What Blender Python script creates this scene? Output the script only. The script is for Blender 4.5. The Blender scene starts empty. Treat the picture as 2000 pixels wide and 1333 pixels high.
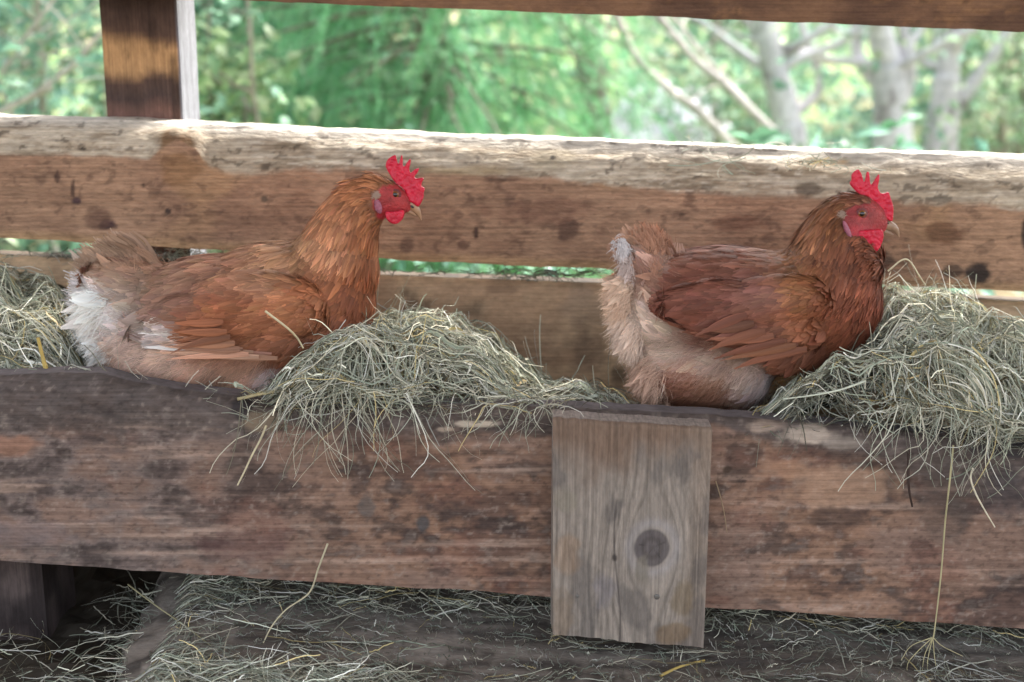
import bpy, bmesh, math, random
import numpy as np
from mathutils import Vector, Matrix

C = bpy.context.scene.collection
R = math.radians
rng = np.random.default_rng(7)
random.seed(7)
scene = bpy.context.scene

# ------------------------------------------------------------------ camera, sky, sun, exposure
PITCH = R(14.0)
F_PX = 50.0 / 36.0 * 2000.0
DIST = 1.667
CAM = np.array([0.0, -DIST * math.cos(PITCH), 0.75 + DIST * math.sin(PITCH)])
cd = bpy.data.cameras.new('camera')
cam = bpy.data.objects.new('camera', cd)
C.objects.link(cam)
cam.location = CAM
cam.rotation_euler = (R(90) - PITCH, 0, 0)
cd.lens = 50
cd.sensor_width = 36
cd.clip_start = 0.05
cd.clip_end = 2000
cd.dof.use_dof = True
cd.dof.focus_distance = 1.56
cd.dof.aperture_fstop = 3.6
scene.camera = cam

SUN_EL, SUN_AZ = 50.0, 40.0            # behind the trough, to the right (azimuth from +Y towards +X)
w = bpy.data.worlds.new('World')
scene.world = w
w.use_nodes = True
nt = w.node_tree
bg = nt.nodes['Background']
sky = nt.nodes.new('ShaderNodeTexSky')
sky.sky_type = 'NISHITA'
sky.sun_disc = False
sky.sun_elevation = R(SUN_EL)
sky.sun_rotation = R(SUN_AZ)
sky.air_density = 1.0
sky.dust_density = 4.0
sky.ozone_density = 1.0
hs = nt.nodes.new('ShaderNodeHueSaturation')
hs.inputs['Saturation'].default_value = 0.45
nt.links.new(sky.outputs[0], hs.inputs['Color'])
nt.links.new(hs.outputs[0], bg.inputs[0])
bg.inputs[1].default_value = 0.15
sd = bpy.data.lights.new('sun', 'SUN')
sd.energy = 2.4
sd.angle = R(6)
sd.color = (1.0, 0.985, 0.95)
sun = bpy.data.objects.new('sun', sd)
C.objects.link(sun)
sv = Vector((math.sin(R(SUN_AZ)) * math.cos(R(SUN_EL)), math.cos(R(SUN_AZ)) * math.cos(R(SUN_EL)), math.sin(R(SUN_EL))))
sun.rotation_euler = (-sv).to_track_quat('-Z', 'Y').to_euler()
scene.view_settings.view_transform = 'Standard'
scene.view_settings.look = 'None'
scene.view_settings.gamma = 1
scene.view_settings.exposure = 2.38
scene.cycles.use_denoising = True
scene.cycles.max_bounces = 8
scene.cycles.transparent_max_bounces = 8

# ------------------------------------------------------------------ helpers
FWD = np.array([0, math.cos(PITCH), -math.sin(PITCH)])
UPV = np.array([0, math.sin(PITCH), math.cos(PITCH)])

def P(px, py, Y):
    """point of the plane y=Y seen at photo pixel (px, py); arrays allowed"""
    px = np.asarray(px, float); py = np.asarray(py, float); Y = np.asarray(Y, float)
    a = (px - 1000.0) / F_PX
    b = -(py - 666.5) / F_PX
    dy = FWD[1] + b * UPV[1]
    dz = FWD[2] + b * UPV[2]
    t = (Y - CAM[1]) / dy
    return np.stack(np.broadcast_arrays(CAM[0] + a * t, Y + 0 * t, CAM[2] + dz * t), -1)

def Q(x, z):
    """inverse of P for points near the plane y=0"""
    dy = 0 - CAM[1]
    dz = z - CAM[2]
    dep = dy * FWD[1] + dz * FWD[2]
    u = dy * UPV[1] + dz * UPV[2]
    return 1000 + x / dep * F_PX, 666.5 - u / dep * F_PX

def Q3(p):
    """photo pixel of flank points (both flanks read as the near one)"""
    q = p.copy(); q[:, 1] = -np.abs(q[:, 1])
    r = q - CAM
    dep = r @ FWD
    return 1000 + r[:, 0] / dep * F_PX, 666.5 - (r @ UPV) / dep * F_PX

def lin(c):
    c = np.asarray(c, float) / 255.0
    return np.where(c <= 0.04045, c / 12.92, ((c + 0.055) / 1.055) ** 2.4)

def vnoise(p, seed=0):
    """3-D value noise, 0..1"""
    p = np.asarray(p, float)
    i = np.floor(p).astype(np.int64)
    f = p - i
    f = f * f * (3 - 2 * f)
    out = 0
    for dx in (0, 1):
        for dy in (0, 1):
            for dz in (0, 1):
                h = (i[..., 0] + dx) * 374761393 + (i[..., 1] + dy) * 668265263 + (i[..., 2] + dz) * 2147483647 + seed * 1274126177
                h = (h ^ (h >> 13)) * 1274126177
                h = (h ^ (h >> 16)) & 0xFFFF
                wgt = (f[..., 0] if dx else 1 - f[..., 0]) * (f[..., 1] if dy else 1 - f[..., 1]) * (f[..., 2] if dz else 1 - f[..., 2])
                out = out + wgt * (h / 65535.0)
    return out

def fbm(p, seed=0, octs=4):
    p = np.asarray(p, float)
    a, s, t = 0.5, 0.0, 0.0
    for k in range(octs):
        s = s + a * vnoise(p * 2 ** k + 17.3 * k, seed + k)
        t += a
        a *= 0.5
    return s / t

def sstep(a, b, x):
    t = np.clip((x - a) / (b - a), 0, 1)
    return t * t * (3 - 2 * t)

def unit(v):
    return v / np.maximum(np.linalg.norm(v, axis=-1, keepdims=True), 1e-9)

def make_mesh(name, V, F, col=None, smooth=True, normals=None):
    V = np.asarray(V, np.float32).reshape(-1, 3)
    me = bpy.data.meshes.new(name)
    if isinstance(F, np.ndarray):
        k = F.shape[1]
        me.vertices.add(len(V)); me.vertices.foreach_set('co', V.ravel())
        me.loops.add(F.size); me.loops.foreach_set('vertex_index', F.astype(np.int32).ravel())
        me.polygons.add(len(F))
        me.polygons.foreach_set('loop_start', (np.arange(len(F)) * k).astype(np.int32))
        me.update(calc_edges=True)
    else:
        me.from_pydata(V.tolist(), [], F)
    me.polygons.foreach_set('use_smooth', np.full(len(me.polygons), smooth))
    if col is not None:
        at = me.color_attributes.new('Col', 'FLOAT_COLOR', 'POINT')
        cc = np.ones((len(V), 4), np.float32)
        cc[:, :3] = np.asarray(col, np.float32).reshape(-1, 3)
        at.data.foreach_set('color', cc.ravel())
    me.validate()
    if normals is not None:
        me.normals_split_custom_set_from_vertices(np.asarray(normals, float).reshape(-1, 3).tolist())
    return me

def link(name, me, mat, parent=None, loc=None):
    o = bpy.data.objects.new(name, me)
    C.objects.link(o)
    if mat is not None:
        for m in (mat if isinstance(mat, list) else [mat]):
            me.materials.append(m)
    if parent is not None:
        o.parent = parent
    if loc is not None:
        o.location = loc
    return o

def tag(o, label=None, cat=None, group=None, kind=None):
    if label: o['label'] = label
    if cat: o['category'] = cat
    if group: o['group'] = group
    if kind: o['kind'] = kind
    return o

def empty(name, loc):
    o = bpy.data.objects.new(name, None)
    C.objects.link(o)
    o.location = loc
    o.empty_display_size = 0.05
    return o

def ribbons(Cn, W, S, cols, cfade=None):
    """Cn (N,K,3) centre lines, W (N,K) widths, S (N,K,3) side vectors -> V, F, col"""
    N, K = Cn.shape[:2]
    V = np.stack([Cn - S * W[..., None] / 2, Cn + S * W[..., None] / 2], 2)
    idx = np.arange(N * K * 2).reshape(N, K, 2)
    F = np.stack([idx[:, :-1, 0], idx[:, :-1, 1], idx[:, 1:, 1], idx[:, 1:, 0]], -1).reshape(-1, 4)
    cc = np.broadcast_to(cols[:, None, None, :], (N, K, 2, 3))
    if cfade is not None:
        cc = cc * cfade[..., None, None]
    return V.reshape(-1, 3), F, cc.reshape(-1, 3)

def tube(path, rad, nseg=10, rough=0.0, seed=0):
    path = np.asarray(path, float); rad = np.asarray(rad, float)
    K = len(path)
    T = unit(np.gradient(path, axis=0))
    ref = np.array([0.13, 1.0, 0.21])
    A = unit(np.cross(T, ref)); B = np.cross(T, A)
    th = np.linspace(0, 2 * np.pi, nseg, endpoint=False)
    ring = A[:, None] * np.cos(th)[None, :, None] + B[:, None] * np.sin(th)[None, :, None]
    rr = rad[:, None] * np.ones(nseg)
    if rough:
        q = path[:, None] + ring * rad[:, None, None]
        rr = rr * (1 + rough * (fbm(q * 25, seed, 3) - 0.5))
    V = path[:, None] + ring * rr[..., None]
    i = np.arange(K * nseg).reshape(K, nseg)
    j = np.roll(i, -1, 1)
    F = np.stack([i[:-1], j[:-1], j[1:], i[1:]], -1).reshape(-1, 4)
    return V.reshape(-1, 3), F

def merge(parts):
    Vs, Fs, Cs, b = [], [], [], 0
    for p in parts:
        Vs.append(p[0]); Fs.append(p[1] + b); b += len(p[0])
        if len(p) > 2: Cs.append(p[2])
    return np.concatenate(Vs), np.concatenate(Fs), (np.concatenate(Cs) if Cs else None)

def crom(pts, n):
    """Catmull-Rom through pts, n samples in all"""
    pts = np.asarray(pts, float)
    K = len(pts)
    pp = np.concatenate([[2 * pts[0] - pts[1]], pts, [2 * pts[-1] - pts[-2]]])
    u = np.linspace(0, K - 1 - 1e-9, n)
    i = u.astype(int); f = (u - i)[:, None]
    a, b, c, d = pp[i], pp[i + 1], pp[i + 2], pp[i + 3]
    return 0.5 * (2 * b + (c - a) * f + (2 * a - 5 * b + 4 * c - d) * f ** 2 + (3 * b - a - 3 * c + d) * f ** 3)

# ------------------------------------------------------------------ materials
def new_mat(name):
    m = bpy.data.materials.new(name)
    m.use_nodes = True
    n = m.node_tree
    b = n.nodes['Principled BSDF']
    return m, n, b

def nd(n, typ, **kw):
    x = n.nodes.new(typ)
    for k, v in kw.items():
        setattr(x, k, v)
    return x

def mat_attr(name, rough=0.7, spec=0.3, transl=0.0, noise=None, bump=0.0, bscale=300.0, stretch=(1, 1, 1), amp=0.35, sss=0.0):
    """colour from the mesh's own pigment attribute, broken up by procedural noise"""
    m, n, b = new_mat(name)
    a = nd(n, 'ShaderNodeAttribute', attribute_name='Col')
    src = a.outputs['Color']
    tc = nd(n, 'ShaderNodeTexCoord')
    mp = nd(n, 'ShaderNodeMapping')
    mp.inputs['Scale'].default_value = stretch
    n.links.new(tc.outputs['Object'], mp.inputs[0])
    if noise:
        nz = nd(n, 'ShaderNodeTexNoise')
        nz.inputs['Scale'].default_value = noise
        nz.inputs['Detail'].default_value = 6
        nz.inputs['Roughness'].default_value = 0.65
        n.links.new(mp.outputs[0], nz.inputs['Vector'])
        mr = nd(n, 'ShaderNodeMapRange')
        mr.inputs[1].default_value = 0.25; mr.inputs[2].default_value = 0.75
        mr.inputs[3].default_value = 1 - amp; mr.inputs[4].default_value = 1 + amp
        n.links.new(nz.outputs[0], mr.inputs[0])
        mx = nd(n, 'ShaderNodeVectorMath', operation='SCALE')
        n.links.new(src, mx.inputs[0]); n.links.new(mr.outputs[0], mx.inputs['Scale'])
        src = mx.outputs[0]
    n.links.new(src, b.inputs['Base Color'])
    b.inputs['Roughness'].default_value = rough
    b.inputs['Specular IOR Level'].default_value = spec
    if sss:
        b.inputs['Subsurface Weight'].default_value = sss
        b.inputs['Subsurface Radius'].default_value = (0.004, 0.0012, 0.0008)
        b.inputs['Subsurface Scale'].default_value = 1.0
    if bump:
        nb = nd(n, 'ShaderNodeTexNoise')
        nb.inputs['Scale'].default_value = bscale
        nb.inputs['Detail'].default_value = 5
        n.links.new(mp.outputs[0], nb.inputs['Vector'])
        bp = nd(n, 'ShaderNodeBump')
        bp.inputs['Strength'].default_value = bump
        bp.inputs['Distance'].default_value = 0.003
        n.links.new(nb.outputs[0], bp.inputs['Height'])
        n.links.new(bp.outputs[0], b.inputs['Normal'])
    if transl:
        t = nd(n, 'ShaderNodeBsdfTranslucent')
        n.links.new(src, t.inputs[0])
        ms = nd(n, 'ShaderNodeMixShader')
        ms.inputs[0].default_value = transl
        n.links.new(b.outputs[0], ms.inputs[1]); n.links.new(t.outputs[0], ms.inputs[2])
        n.links.new(ms.outputs[0], n.nodes['Material Output'].inputs[0])
    return m

def mat_plain(name, col, rough=0.5, spec=0.5):
    m, n, b = new_mat(name)
    b.inputs['Base Color'].default_value = (*lin(col), 1)
    b.inputs['Roughness'].default_value = rough
    b.inputs['Specular IOR Level'].default_value = spec
    return m

M_WOODX = mat_attr('rough_sawn_wood', 0.85, 0.2, noise=75, amp=0.25, stretch=(1, 2.2, 2.2), bump=0.45, bscale=110)
def add_grain(m, scale, lo, hi):
    """fine fibre lines along one axis, multiplied over the base colour"""
    n = m.node_tree; b = n.nodes['Principled BSDF']
    src = b.inputs['Base Color'].links[0].from_socket
    tc = nd(n, 'ShaderNodeTexCoord'); mp = nd(n, 'ShaderNodeMapping'); mp.inputs['Scale'].default_value = scale
    n.links.new(tc.outputs['Object'], mp.inputs[0])
    nz = nd(n, 'ShaderNodeTexNoise'); nz.inputs['Scale'].default_value = 1.0; nz.inputs['Detail'].default_value = 3; nz.inputs['Distortion'].default_value = .4
    n.links.new(mp.outputs[0], nz.inputs['Vector'])
    mr = nd(n, 'ShaderNodeMapRange'); mr.inputs[1].default_value = .32; mr.inputs[2].default_value = .62; mr.inputs[3].default_value = lo; mr.inputs[4].default_value = hi
    n.links.new(nz.outputs[0], mr.inputs[0])
    mx = nd(n, 'ShaderNodeVectorMath', operation='SCALE')
    n.links.new(src, mx.inputs[0]); n.links.new(mr.outputs[0], mx.inputs['Scale'])
    n.links.new(mx.outputs[0], b.inputs['Base Color'])
add_grain(M_WOODX, (9, 60, 430), .84, 1.10)
M_WOODZ = mat_attr('weathered_wood', 0.85, 0.2, noise=60, amp=0.25, stretch=(3, 3, 1), bump=0.5, bscale=110)
M_WANE = mat_attr('debarked_wood', 0.8, 0.25, noise=60, amp=0.32, stretch=(1, 3, 3), bump=0.8, bscale=110)
add_grain(M_WOODZ, (420, 60, 7), .80, 1.10)
add_grain(M_WANE, (8, 80, 330), .76, 1.10)
M_HAY = mat_attr('dry_hay', 0.7, 0.25, transl=0.12)
M_FEATHER = mat_attr('feather', 0.62, 0.25, transl=0.08)
M_SKIN = mat_attr('bare_skin', 0.5, 0.35, noise=180, amp=0.25, bump=0.7, bscale=500, sss=0.25)
M_COMB = mat_attr('comb_flesh', 0.42, 0.4, noise=90, amp=0.14, bump=0.25, bscale=260, sss=0.35)
M_BEAK = mat_attr('horn', 0.35, 0.5, noise=200, amp=0.2)
M_LEAF = mat_attr('leaf', 0.5, 0.35, transl=0.45)
M_NEEDLE = mat_attr('conifer_needle', 0.6, 0.3, transl=0.4)
M_BARK = mat_attr('bark', 0.9, 0.15, noise=30, amp=0.4, bump=0.8, bscale=30)
M_EYE = mat_plain('iris', (128, 80, 40), 0.08, 0.6)
M_PUPIL = mat_plain('pupil', (8, 6, 6), 0.05, 0.8)
M_STEEL = mat_plain('dull_steel', (95, 90, 84), 0.45, 0.6)

# ------------------------------------------------------------------ timber
def blobs(px, py, col, spec, seed=0):
    """stains and bare patches with ragged outlines: (cx, cy, rx, ry, colour, strength)"""
    for k, (cx, cy, rx, ry, c, s) in enumerate(spec):
        q = np.stack([px / 22.0, py / 22.0, np.full_like(px, k * 3.1)], -1)
        d = np.sqrt(((px - cx) / rx) ** 2 + ((py - cy) / ry) ** 2) + 0.9 * (fbm(q, seed + k, 4) - 0.5)
        m = (s * (1 - sstep(0.6, 1.1, d)))[..., None]
        col = col * (1 - m) + lin(c) * m
    return col

def timber(name, xs, top, bot, Y, thick, color, mat, parent=None, wane=None, wane_depth=0.035, rows=56, round_r=0.008,
           rough=0.0015, seed=0, top_rough=0.004, vertical=False, back_Y=None):
    """a plank seen face on: xs pixel stations, top/bot pixel edges; full box section with a worn front top edge"""
    n = len(xs)
    top = np.asarray(top, float); bot = np.asarray(bot, float)
    rowsV, rowsPx, rowsPy, rowsT = [], [], [], []
    zt_line = None
    fac = np.linspace(0, 1, rows)
    body_top = wane if wane is not None else top
    pt = P(xs, body_top, Y); pb = P(xs, bot, Y)
    nz = fbm(np.stack([pt[:, 0] * 30, np.zeros(n), np.full(n, seed * 1.7)], -1), seed, 3) - 0.5
    pb = pb + np.stack([0 * nz, 0 * nz, nz * top_rough], -1)
    for f in fac:
        v = pb * (1 - f) + pt * f
        if wane is None:
            # worn, rounded front top edge
            dtop = (1 - f) * (pt[:, 2] - pb[:, 2])
            k = np.clip(1 - dtop / round_r, 0, 1)
            v[:, 1] += round_r * (1 - np.sqrt(np.clip(1 - k * k, 0, 1)))
        rowsV.append(v); rowsPx.append(xs + 0.0); rowsPy.append(bot * (1 - f) + body_top * f); rowsT.append(np.full(n, 0.0))
    if wane is not None:
        tp = P(xs, top, Y + wane_depth)
        for f in np.linspace(0, 1, 28)[1:]:
            v = pt * (1 - f) + tp * f
            bul = np.sin(f * math.pi) * 0.007
            v[:, 1] -= bul * 0.8; v[:, 2] += bul * 0.4
            rowsV.append(v); rowsPx.append(xs + 0.0); rowsPy.append(wane * (1 - f) + top * f); rowsT.append(np.full(n, f))
        last = tp
    else:
        last = rowsV[-1]
    yb = Y + thick
    for f in np.linspace(0, 1, 7)[1:]:
        v = last.copy()
        v[:, 1] = last[:, 1] * (1 - f) + yb * f
        rowsV.append(v); rowsPx.append(xs + 0.0); rowsPy.append(top + 0.0 - 4 * f); rowsT.append(np.full(n, 1 + f))
    v = rowsV[-1].copy(); v[:, 2] = pb[:, 2]
    rowsV.append(v); rowsPx.append(xs + 0.0); rowsPy.append(bot + 0.0); rowsT.append(np.full(n, 3.0))
    V = np.stack(rowsV, 0); px = np.stack(rowsPx, 0); py = np.stack(rowsPy, 0); tt = np.stack(rowsT, 0)
    q = V.copy()
    q[..., 0] *= (60 if vertical else 12); q[..., 2] *= (12 if vertical else 60); q[..., 1] *= 60
    d = fbm(q, seed + 5, 4) - 0.5
    amp = np.where((tt > 0) & (tt < 3), rough * 2.2 if wane is not None else rough, rough)
    V[..., 1] -= d * 2 * amp
    V[..., 2] += np.where((tt > 0) & (tt < 2.01), d * amp * 1.5, 0)
    col = color(px, py, tt, V)
    r = len(rowsV)
    i = np.arange(r * n).reshape(r, n)
    j = np.roll(i, -1, 0)
    F = np.stack([i[:, :-1], i[:, 1:], j[:, 1:], j[:, :-1]], -1).reshape(-1, 4)
    cap0 = i[:, 0][::-1].tolist(); cap1 = i[:, -1].tolist()
    faces = F.tolist() + [cap0, cap1]
    me = make_mesh(name, V.reshape(-1, 3), faces, col.reshape(-1, 3), True)
    try:
        me.set_sharp_from_angle(angle=R(50))
    except Exception:
        pass
    return link(name, me, mat, parent)

def mix(a, b, m):
    return a * (1 - m[..., None]) + b * m[..., None]

# --- lower front board of the trough
xs = np.arange(-800, 2801, 3.0)
FB_TOPX = [-800, -320, 0, 100, 190, 250, 330, 450, 470, 490, 540, 700, 830, 1080, 1390, 1520, 1700, 1850, 2000, 2320, 2800]
FB_TOPY = [712, 738, 744, 738, 740, 756, 770, 784, 786, 800, 806, 806, 800, 806, 822, 832, 845, 858, 872, 895, 927]
FB_BOTX = [-800, 0, 1000, 2000, 2800]
FB_BOTY = [1047, 1097, 1160, 1228, 1282]
FB_Y, FB_T = -0.16, 0.048
jit = (fbm(np.stack([xs / 26, 0 * xs, 0 * xs], -1), 3, 3) - 0.5) * 3.5
fb_top = np.interp(xs, FB_TOPX, FB_TOPY) + jit
fb_bot = np.interp(xs, FB_BOTX, FB_BOTY)

def col_front(px, py, tt, V):
    q = np.stack([V[..., 0] * 9, V[..., 1] * 9, V[..., 2] * 16], -1)
    a = fbm(q, 11, 5); b = fbm(q * 2.7 + 9, 12, 5); c = fbm(q * np.array([0.6, 1, 6]) + 4, 13, 4); s = fbm(q * 9, 14, 3)
    g = fbm(np.stack([V[..., 0] * 5, V[..., 1] * 100, V[..., 2] * 330], -1), 15, 2)
    a = a + .26 * (s - .5); b = b + .30 * (s - .5)
    col = np.ones(px.shape + (3,)) * lin((120, 98, 86))
    warm = np.clip(np.exp(-((px - 900) / 330) ** 2) + np.exp(-((px - 1620) / 260) ** 2), 0, 1)
    col = mix(col, lin((140, 108, 86)), warm * 0.75 * sstep(0.35, 0.6, a))
    col = mix(col, lin((106, 96, 92)), sstep(650, 200, px) * 0.75 * sstep(0.3, 0.6, b))
    col = mix(col, lin((74, 58, 53)), sstep(0.50, 0.68, a) * 0.75)
    col = mix(col, lin((62, 53, 50)), sstep(0.54, 0.70, b) * 0.7)
    col = mix(col, lin((160, 136, 120)), sstep(0.55, 0.72, c) * 0.6)
    col = mix(col, lin((122, 82, 68)), sstep(0.55, 0.7, fbm(q * 1.7 + 31, 18, 4)) * 0.3)
    # weathered dark band along the top
    dt = py - np.interp(px, FB_TOPX, FB_TOPY)
    band = np.interp(px, [-320, 0, 480, 560, 800, 1050, 1400, 1560, 1720, 1800, 2320], [120, 110, 75, 20, 60, 45, 8, 60, 70, 120, 150])
    m = 1 - sstep(0.6, 1.15, dt / band + 1.1 * (a - 0.5) + 0.9 * (b - 0.5))
    col = mix(col, lin((80, 73, 70)) * (0.6 + 0.8 * s)[..., None], m * 0.85)
    col = mix(col, lin((140, 128, 118)), sstep(0.63, 0.75, s) * 0.2)
    sp = fbm(np.stack([V[..., 0] * 170, V[..., 1] * 170, V[..., 2] * 260], -1), 17, 3)
    col = mix(col, lin((160, 146, 134)), sstep(.62, .80, sp) * .28)
    col = mix(col, lin((50, 42, 38)), sstep(.40, .26, sp) * .4)
    col = col * (0.80 + 0.4 * g)[..., None] * np.array([1.08, 1.07, 1.06])
    col = blobs(px, py, col, [
        (30, 868, 48, 22, (150, 112, 92), .7), (1650, 948, 120, 46, (168, 136, 112), .6), (1540, 915, 60, 20, (160, 125, 100), .5),
        (1580, 852, 60, 18, (178, 162, 146), .85), (1500, 838, 40, 10, (160, 140, 124), .7), (1650, 866, 50, 14, (150, 138, 126), .6),
        (930, 828, 46, 7, (196, 180, 160), .8), (870, 838, 18, 5, (190, 170, 150), .7), (512, 825, 44, 18, (150, 130, 104), .5),
        (470, 800, 24, 22, (40, 38, 40), .7), (1840, 980, 60, 90, (84, 74, 68), .5), (1640, 1010, 70, 24, (66, 54, 50), .6),
        (826, 1020, 14, 18, (66, 68, 70), .8), (715, 985, 20, 34, (84, 84, 82), .55), (190, 830, 60, 34, (62, 56, 54), .45),
        (1420, 915, 12, 9, (70, 56, 46), .9), (1410, 1170, 30, 14, (120, 78, 62), .3), (1960, 960, 50, 60, (62, 58, 60), .6),
        (60, 1040, 90, 30, (128, 112, 108), .5), (480, 1060, 110, 40, (92, 64, 60), .5), (1990, 880, 90, 20, (56, 52, 52), .8)], 40)
    dust = np.ones_like(col) * lin((112, 105, 106)) * (0.6 + 0.7 * fbm(q * 6, 16, 4))[..., None]
    col = mix(col, dust, sstep(0.5, 1.2, tt) * 0.9)
    return col
tag(timber('trough_board', xs, fb_top, fb_bot, FB_Y, FB_T, col_front, M_WOODX, rows=130, round_r=0.02, seed=3),
    'wide dirty brown plank along the front of the hay trough, behind the nailed grey block', 'plank')

# --- grey cleat nailed over the front board
def col_cleat(px, py, tt, V):
    dx, dy = (px - 1281) / 35.0, (py - 1066) / 36.0
    r = np.sqrt(dx * dx + dy * dy)
    warp = fbm(np.stack([px / 160, py / 420, 0 * px], -1), 21, 3) * 9
    lean = 0.25 * np.abs(px - 1210) * (1 - sstep(850, 1050, py))
    Xk = px - 1281; Zk = (py - 1066) / 2.0; R2 = Xk ** 2 + Zk ** 2 + 40.0
    f = (Xk - np.clip(46.0 ** 2 / R2, 0, 1.0) * Xk * 1.0 + 30 * np.tanh(Xk / 14.0) * np.exp(-R2 / 4200.0) * 0) / 6.5 + warp + 3.0 * np.exp(-((px - 1190) / 40) ** 2 - ((py - 1130) / 80) ** 2) + lean * 0.12
    ring = 0.5 + 0.5 * np.sin(f * 2.0)
    col = mix(np.ones(px.shape + (3,)) * lin((142, 131, 120)), lin((102, 94, 86)), ring ** 2 * 0.5)
    a = fbm(np.stack([px / 60, py / 90, 0 * px + 2], -1), 22, 5)
    col = mix(col, lin((112, 90, 74)), np.clip((1 - sstep(840, 960, py + 150 * (a - .5))) * 0.85, 0, 1))
    col = mix(col, lin((128, 112, 98)), sstep(1330, 1385, px + 40 * (a - .5)) * 0.6)
    col = mix(col, lin((92, 86, 82)), sstep(0.58, 0.7, a) * 0.55)
    fine = fbm(np.stack([f * 2.6, py / 150, 0 * px], -1), 24, 3)
    col = col * (.74 + .52 * fine)[..., None]
    ring2 = 0.5 + 0.5 * np.sin(r * 13 + 3 * a)
    kn = 1 - sstep(0.9, 1.05, r + 0.45 * (a - .5))
    kn = kn * .8
    rad_ = np.exp(-(np.sin(np.arctan2(dy, dx) * 2.5 + 1.0) / .12) ** 2) * (r < .8)
    col = mix(col, mix(lin((82, 76, 77)) * np.ones_like(col), lin((58, 52, 53)), ring2 * .7), kn)
    col = mix(col, lin((48, 42, 42)) * np.ones_like(col), rad_ * .5)
    halo = np.exp(-((r - 1.35) / 0.3) ** 2)
    col = mix(col, lin((152, 146, 144)), halo * 0.5)
    col = blobs(px, py, col, [(1110, 1080, 30, 40, (148, 116, 86), .35), (1345, 1165, 26, 44, (110, 94, 72), .6), (1330, 1235, 40, 26, (112, 92, 70), .7),
        (1100, 1200, 24, 60, (124, 108, 92), .7), (1205, 1085, 7, 9, (60, 52, 48), .8), (1105, 975, 26, 22, (126, 118, 102), .5),
        (1262, 1110, 16, 34, (116, 108, 96), .7), (1185, 1150, 26, 40, (120, 114, 116), .5)], 70)
    crk = np.exp(-((px - 1211 - 8 * np.sin(py / 60)) / 1.8) ** 2) * sstep(960, 1010, py)
    col = mix(col, lin((62, 56, 54)), crk * 0.8)
    dust = np.ones_like(col) * lin((150, 138, 130)) * (0.65 + 0.6 * fbm(np.stack([px / 9, V[..., 1] * 160, 0 * px], -1), 23, 4))[..., None]
    return mix(col, dust, sstep(0.3, 1.1, tt))
xc = np.linspace(1080, 1392, 157)
ctop = np.interp(xc, [1080, 1392], [818, 838]) + (fbm(np.stack([xc / 14, 0 * xc, 0 * xc], -1), 5, 3) - .5) * 4
cbot = np.interp(xc, [1080, 1392], [1240, 1266]) + (fbm(np.stack([xc / 14, 0 * xc, 0 * xc + 5], -1), 6, 3) - .5) * 5
cleat = timber('wooden_cleat', xc, ctop, cbot, FB_Y - 0.034, 0.0335, col_cleat, M_WOODZ, rows=150, round_r=0.004, seed=9, rough=0.0006, top_rough=0.002, vertical=True)
cv = np.empty(len(cleat.data.vertices) * 3); cleat.data.vertices.foreach_get('co', cv); cv = cv.reshape(-1, 3)
tag(cleat, 'short upright grey board with a big dark knot, nailed onto the front plank', 'board')
zm = (cv[:, 2] - cv[:, 2].min()) / (cv[:, 2].max() - cv[:, 2].min())
cv[:, 0] -= (1 - zm) * 0.010 * np.clip((cv[:, 0] - cv[:, 0].min()) / 0.17, 0, 1)
cleat.data.vertices.foreach_set('co', cv.ravel())
def disc_head(px, py, Y, r, name, mat, parent):
    bm = bmesh.new()
    bmesh.ops.create_uvsphere(bm, u_segments=14, v_segments=8, radius=r)
    for v in bm.verts: v.co.y *= 0.35
    me = bpy.data.meshes.new(name); bm.to_mesh(me); bm.free()
    o = link(name, me, mat, parent, P(px, py, Y))
    return o
disc_head(1283, 1166, FB_Y - 0.0345, 0.0032, 'screw', M_STEEL, cleat)
disc_head(1128, 1165, FB_Y - 0.0345, 0.0022, 'nail', M_STEEL, cleat)

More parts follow.
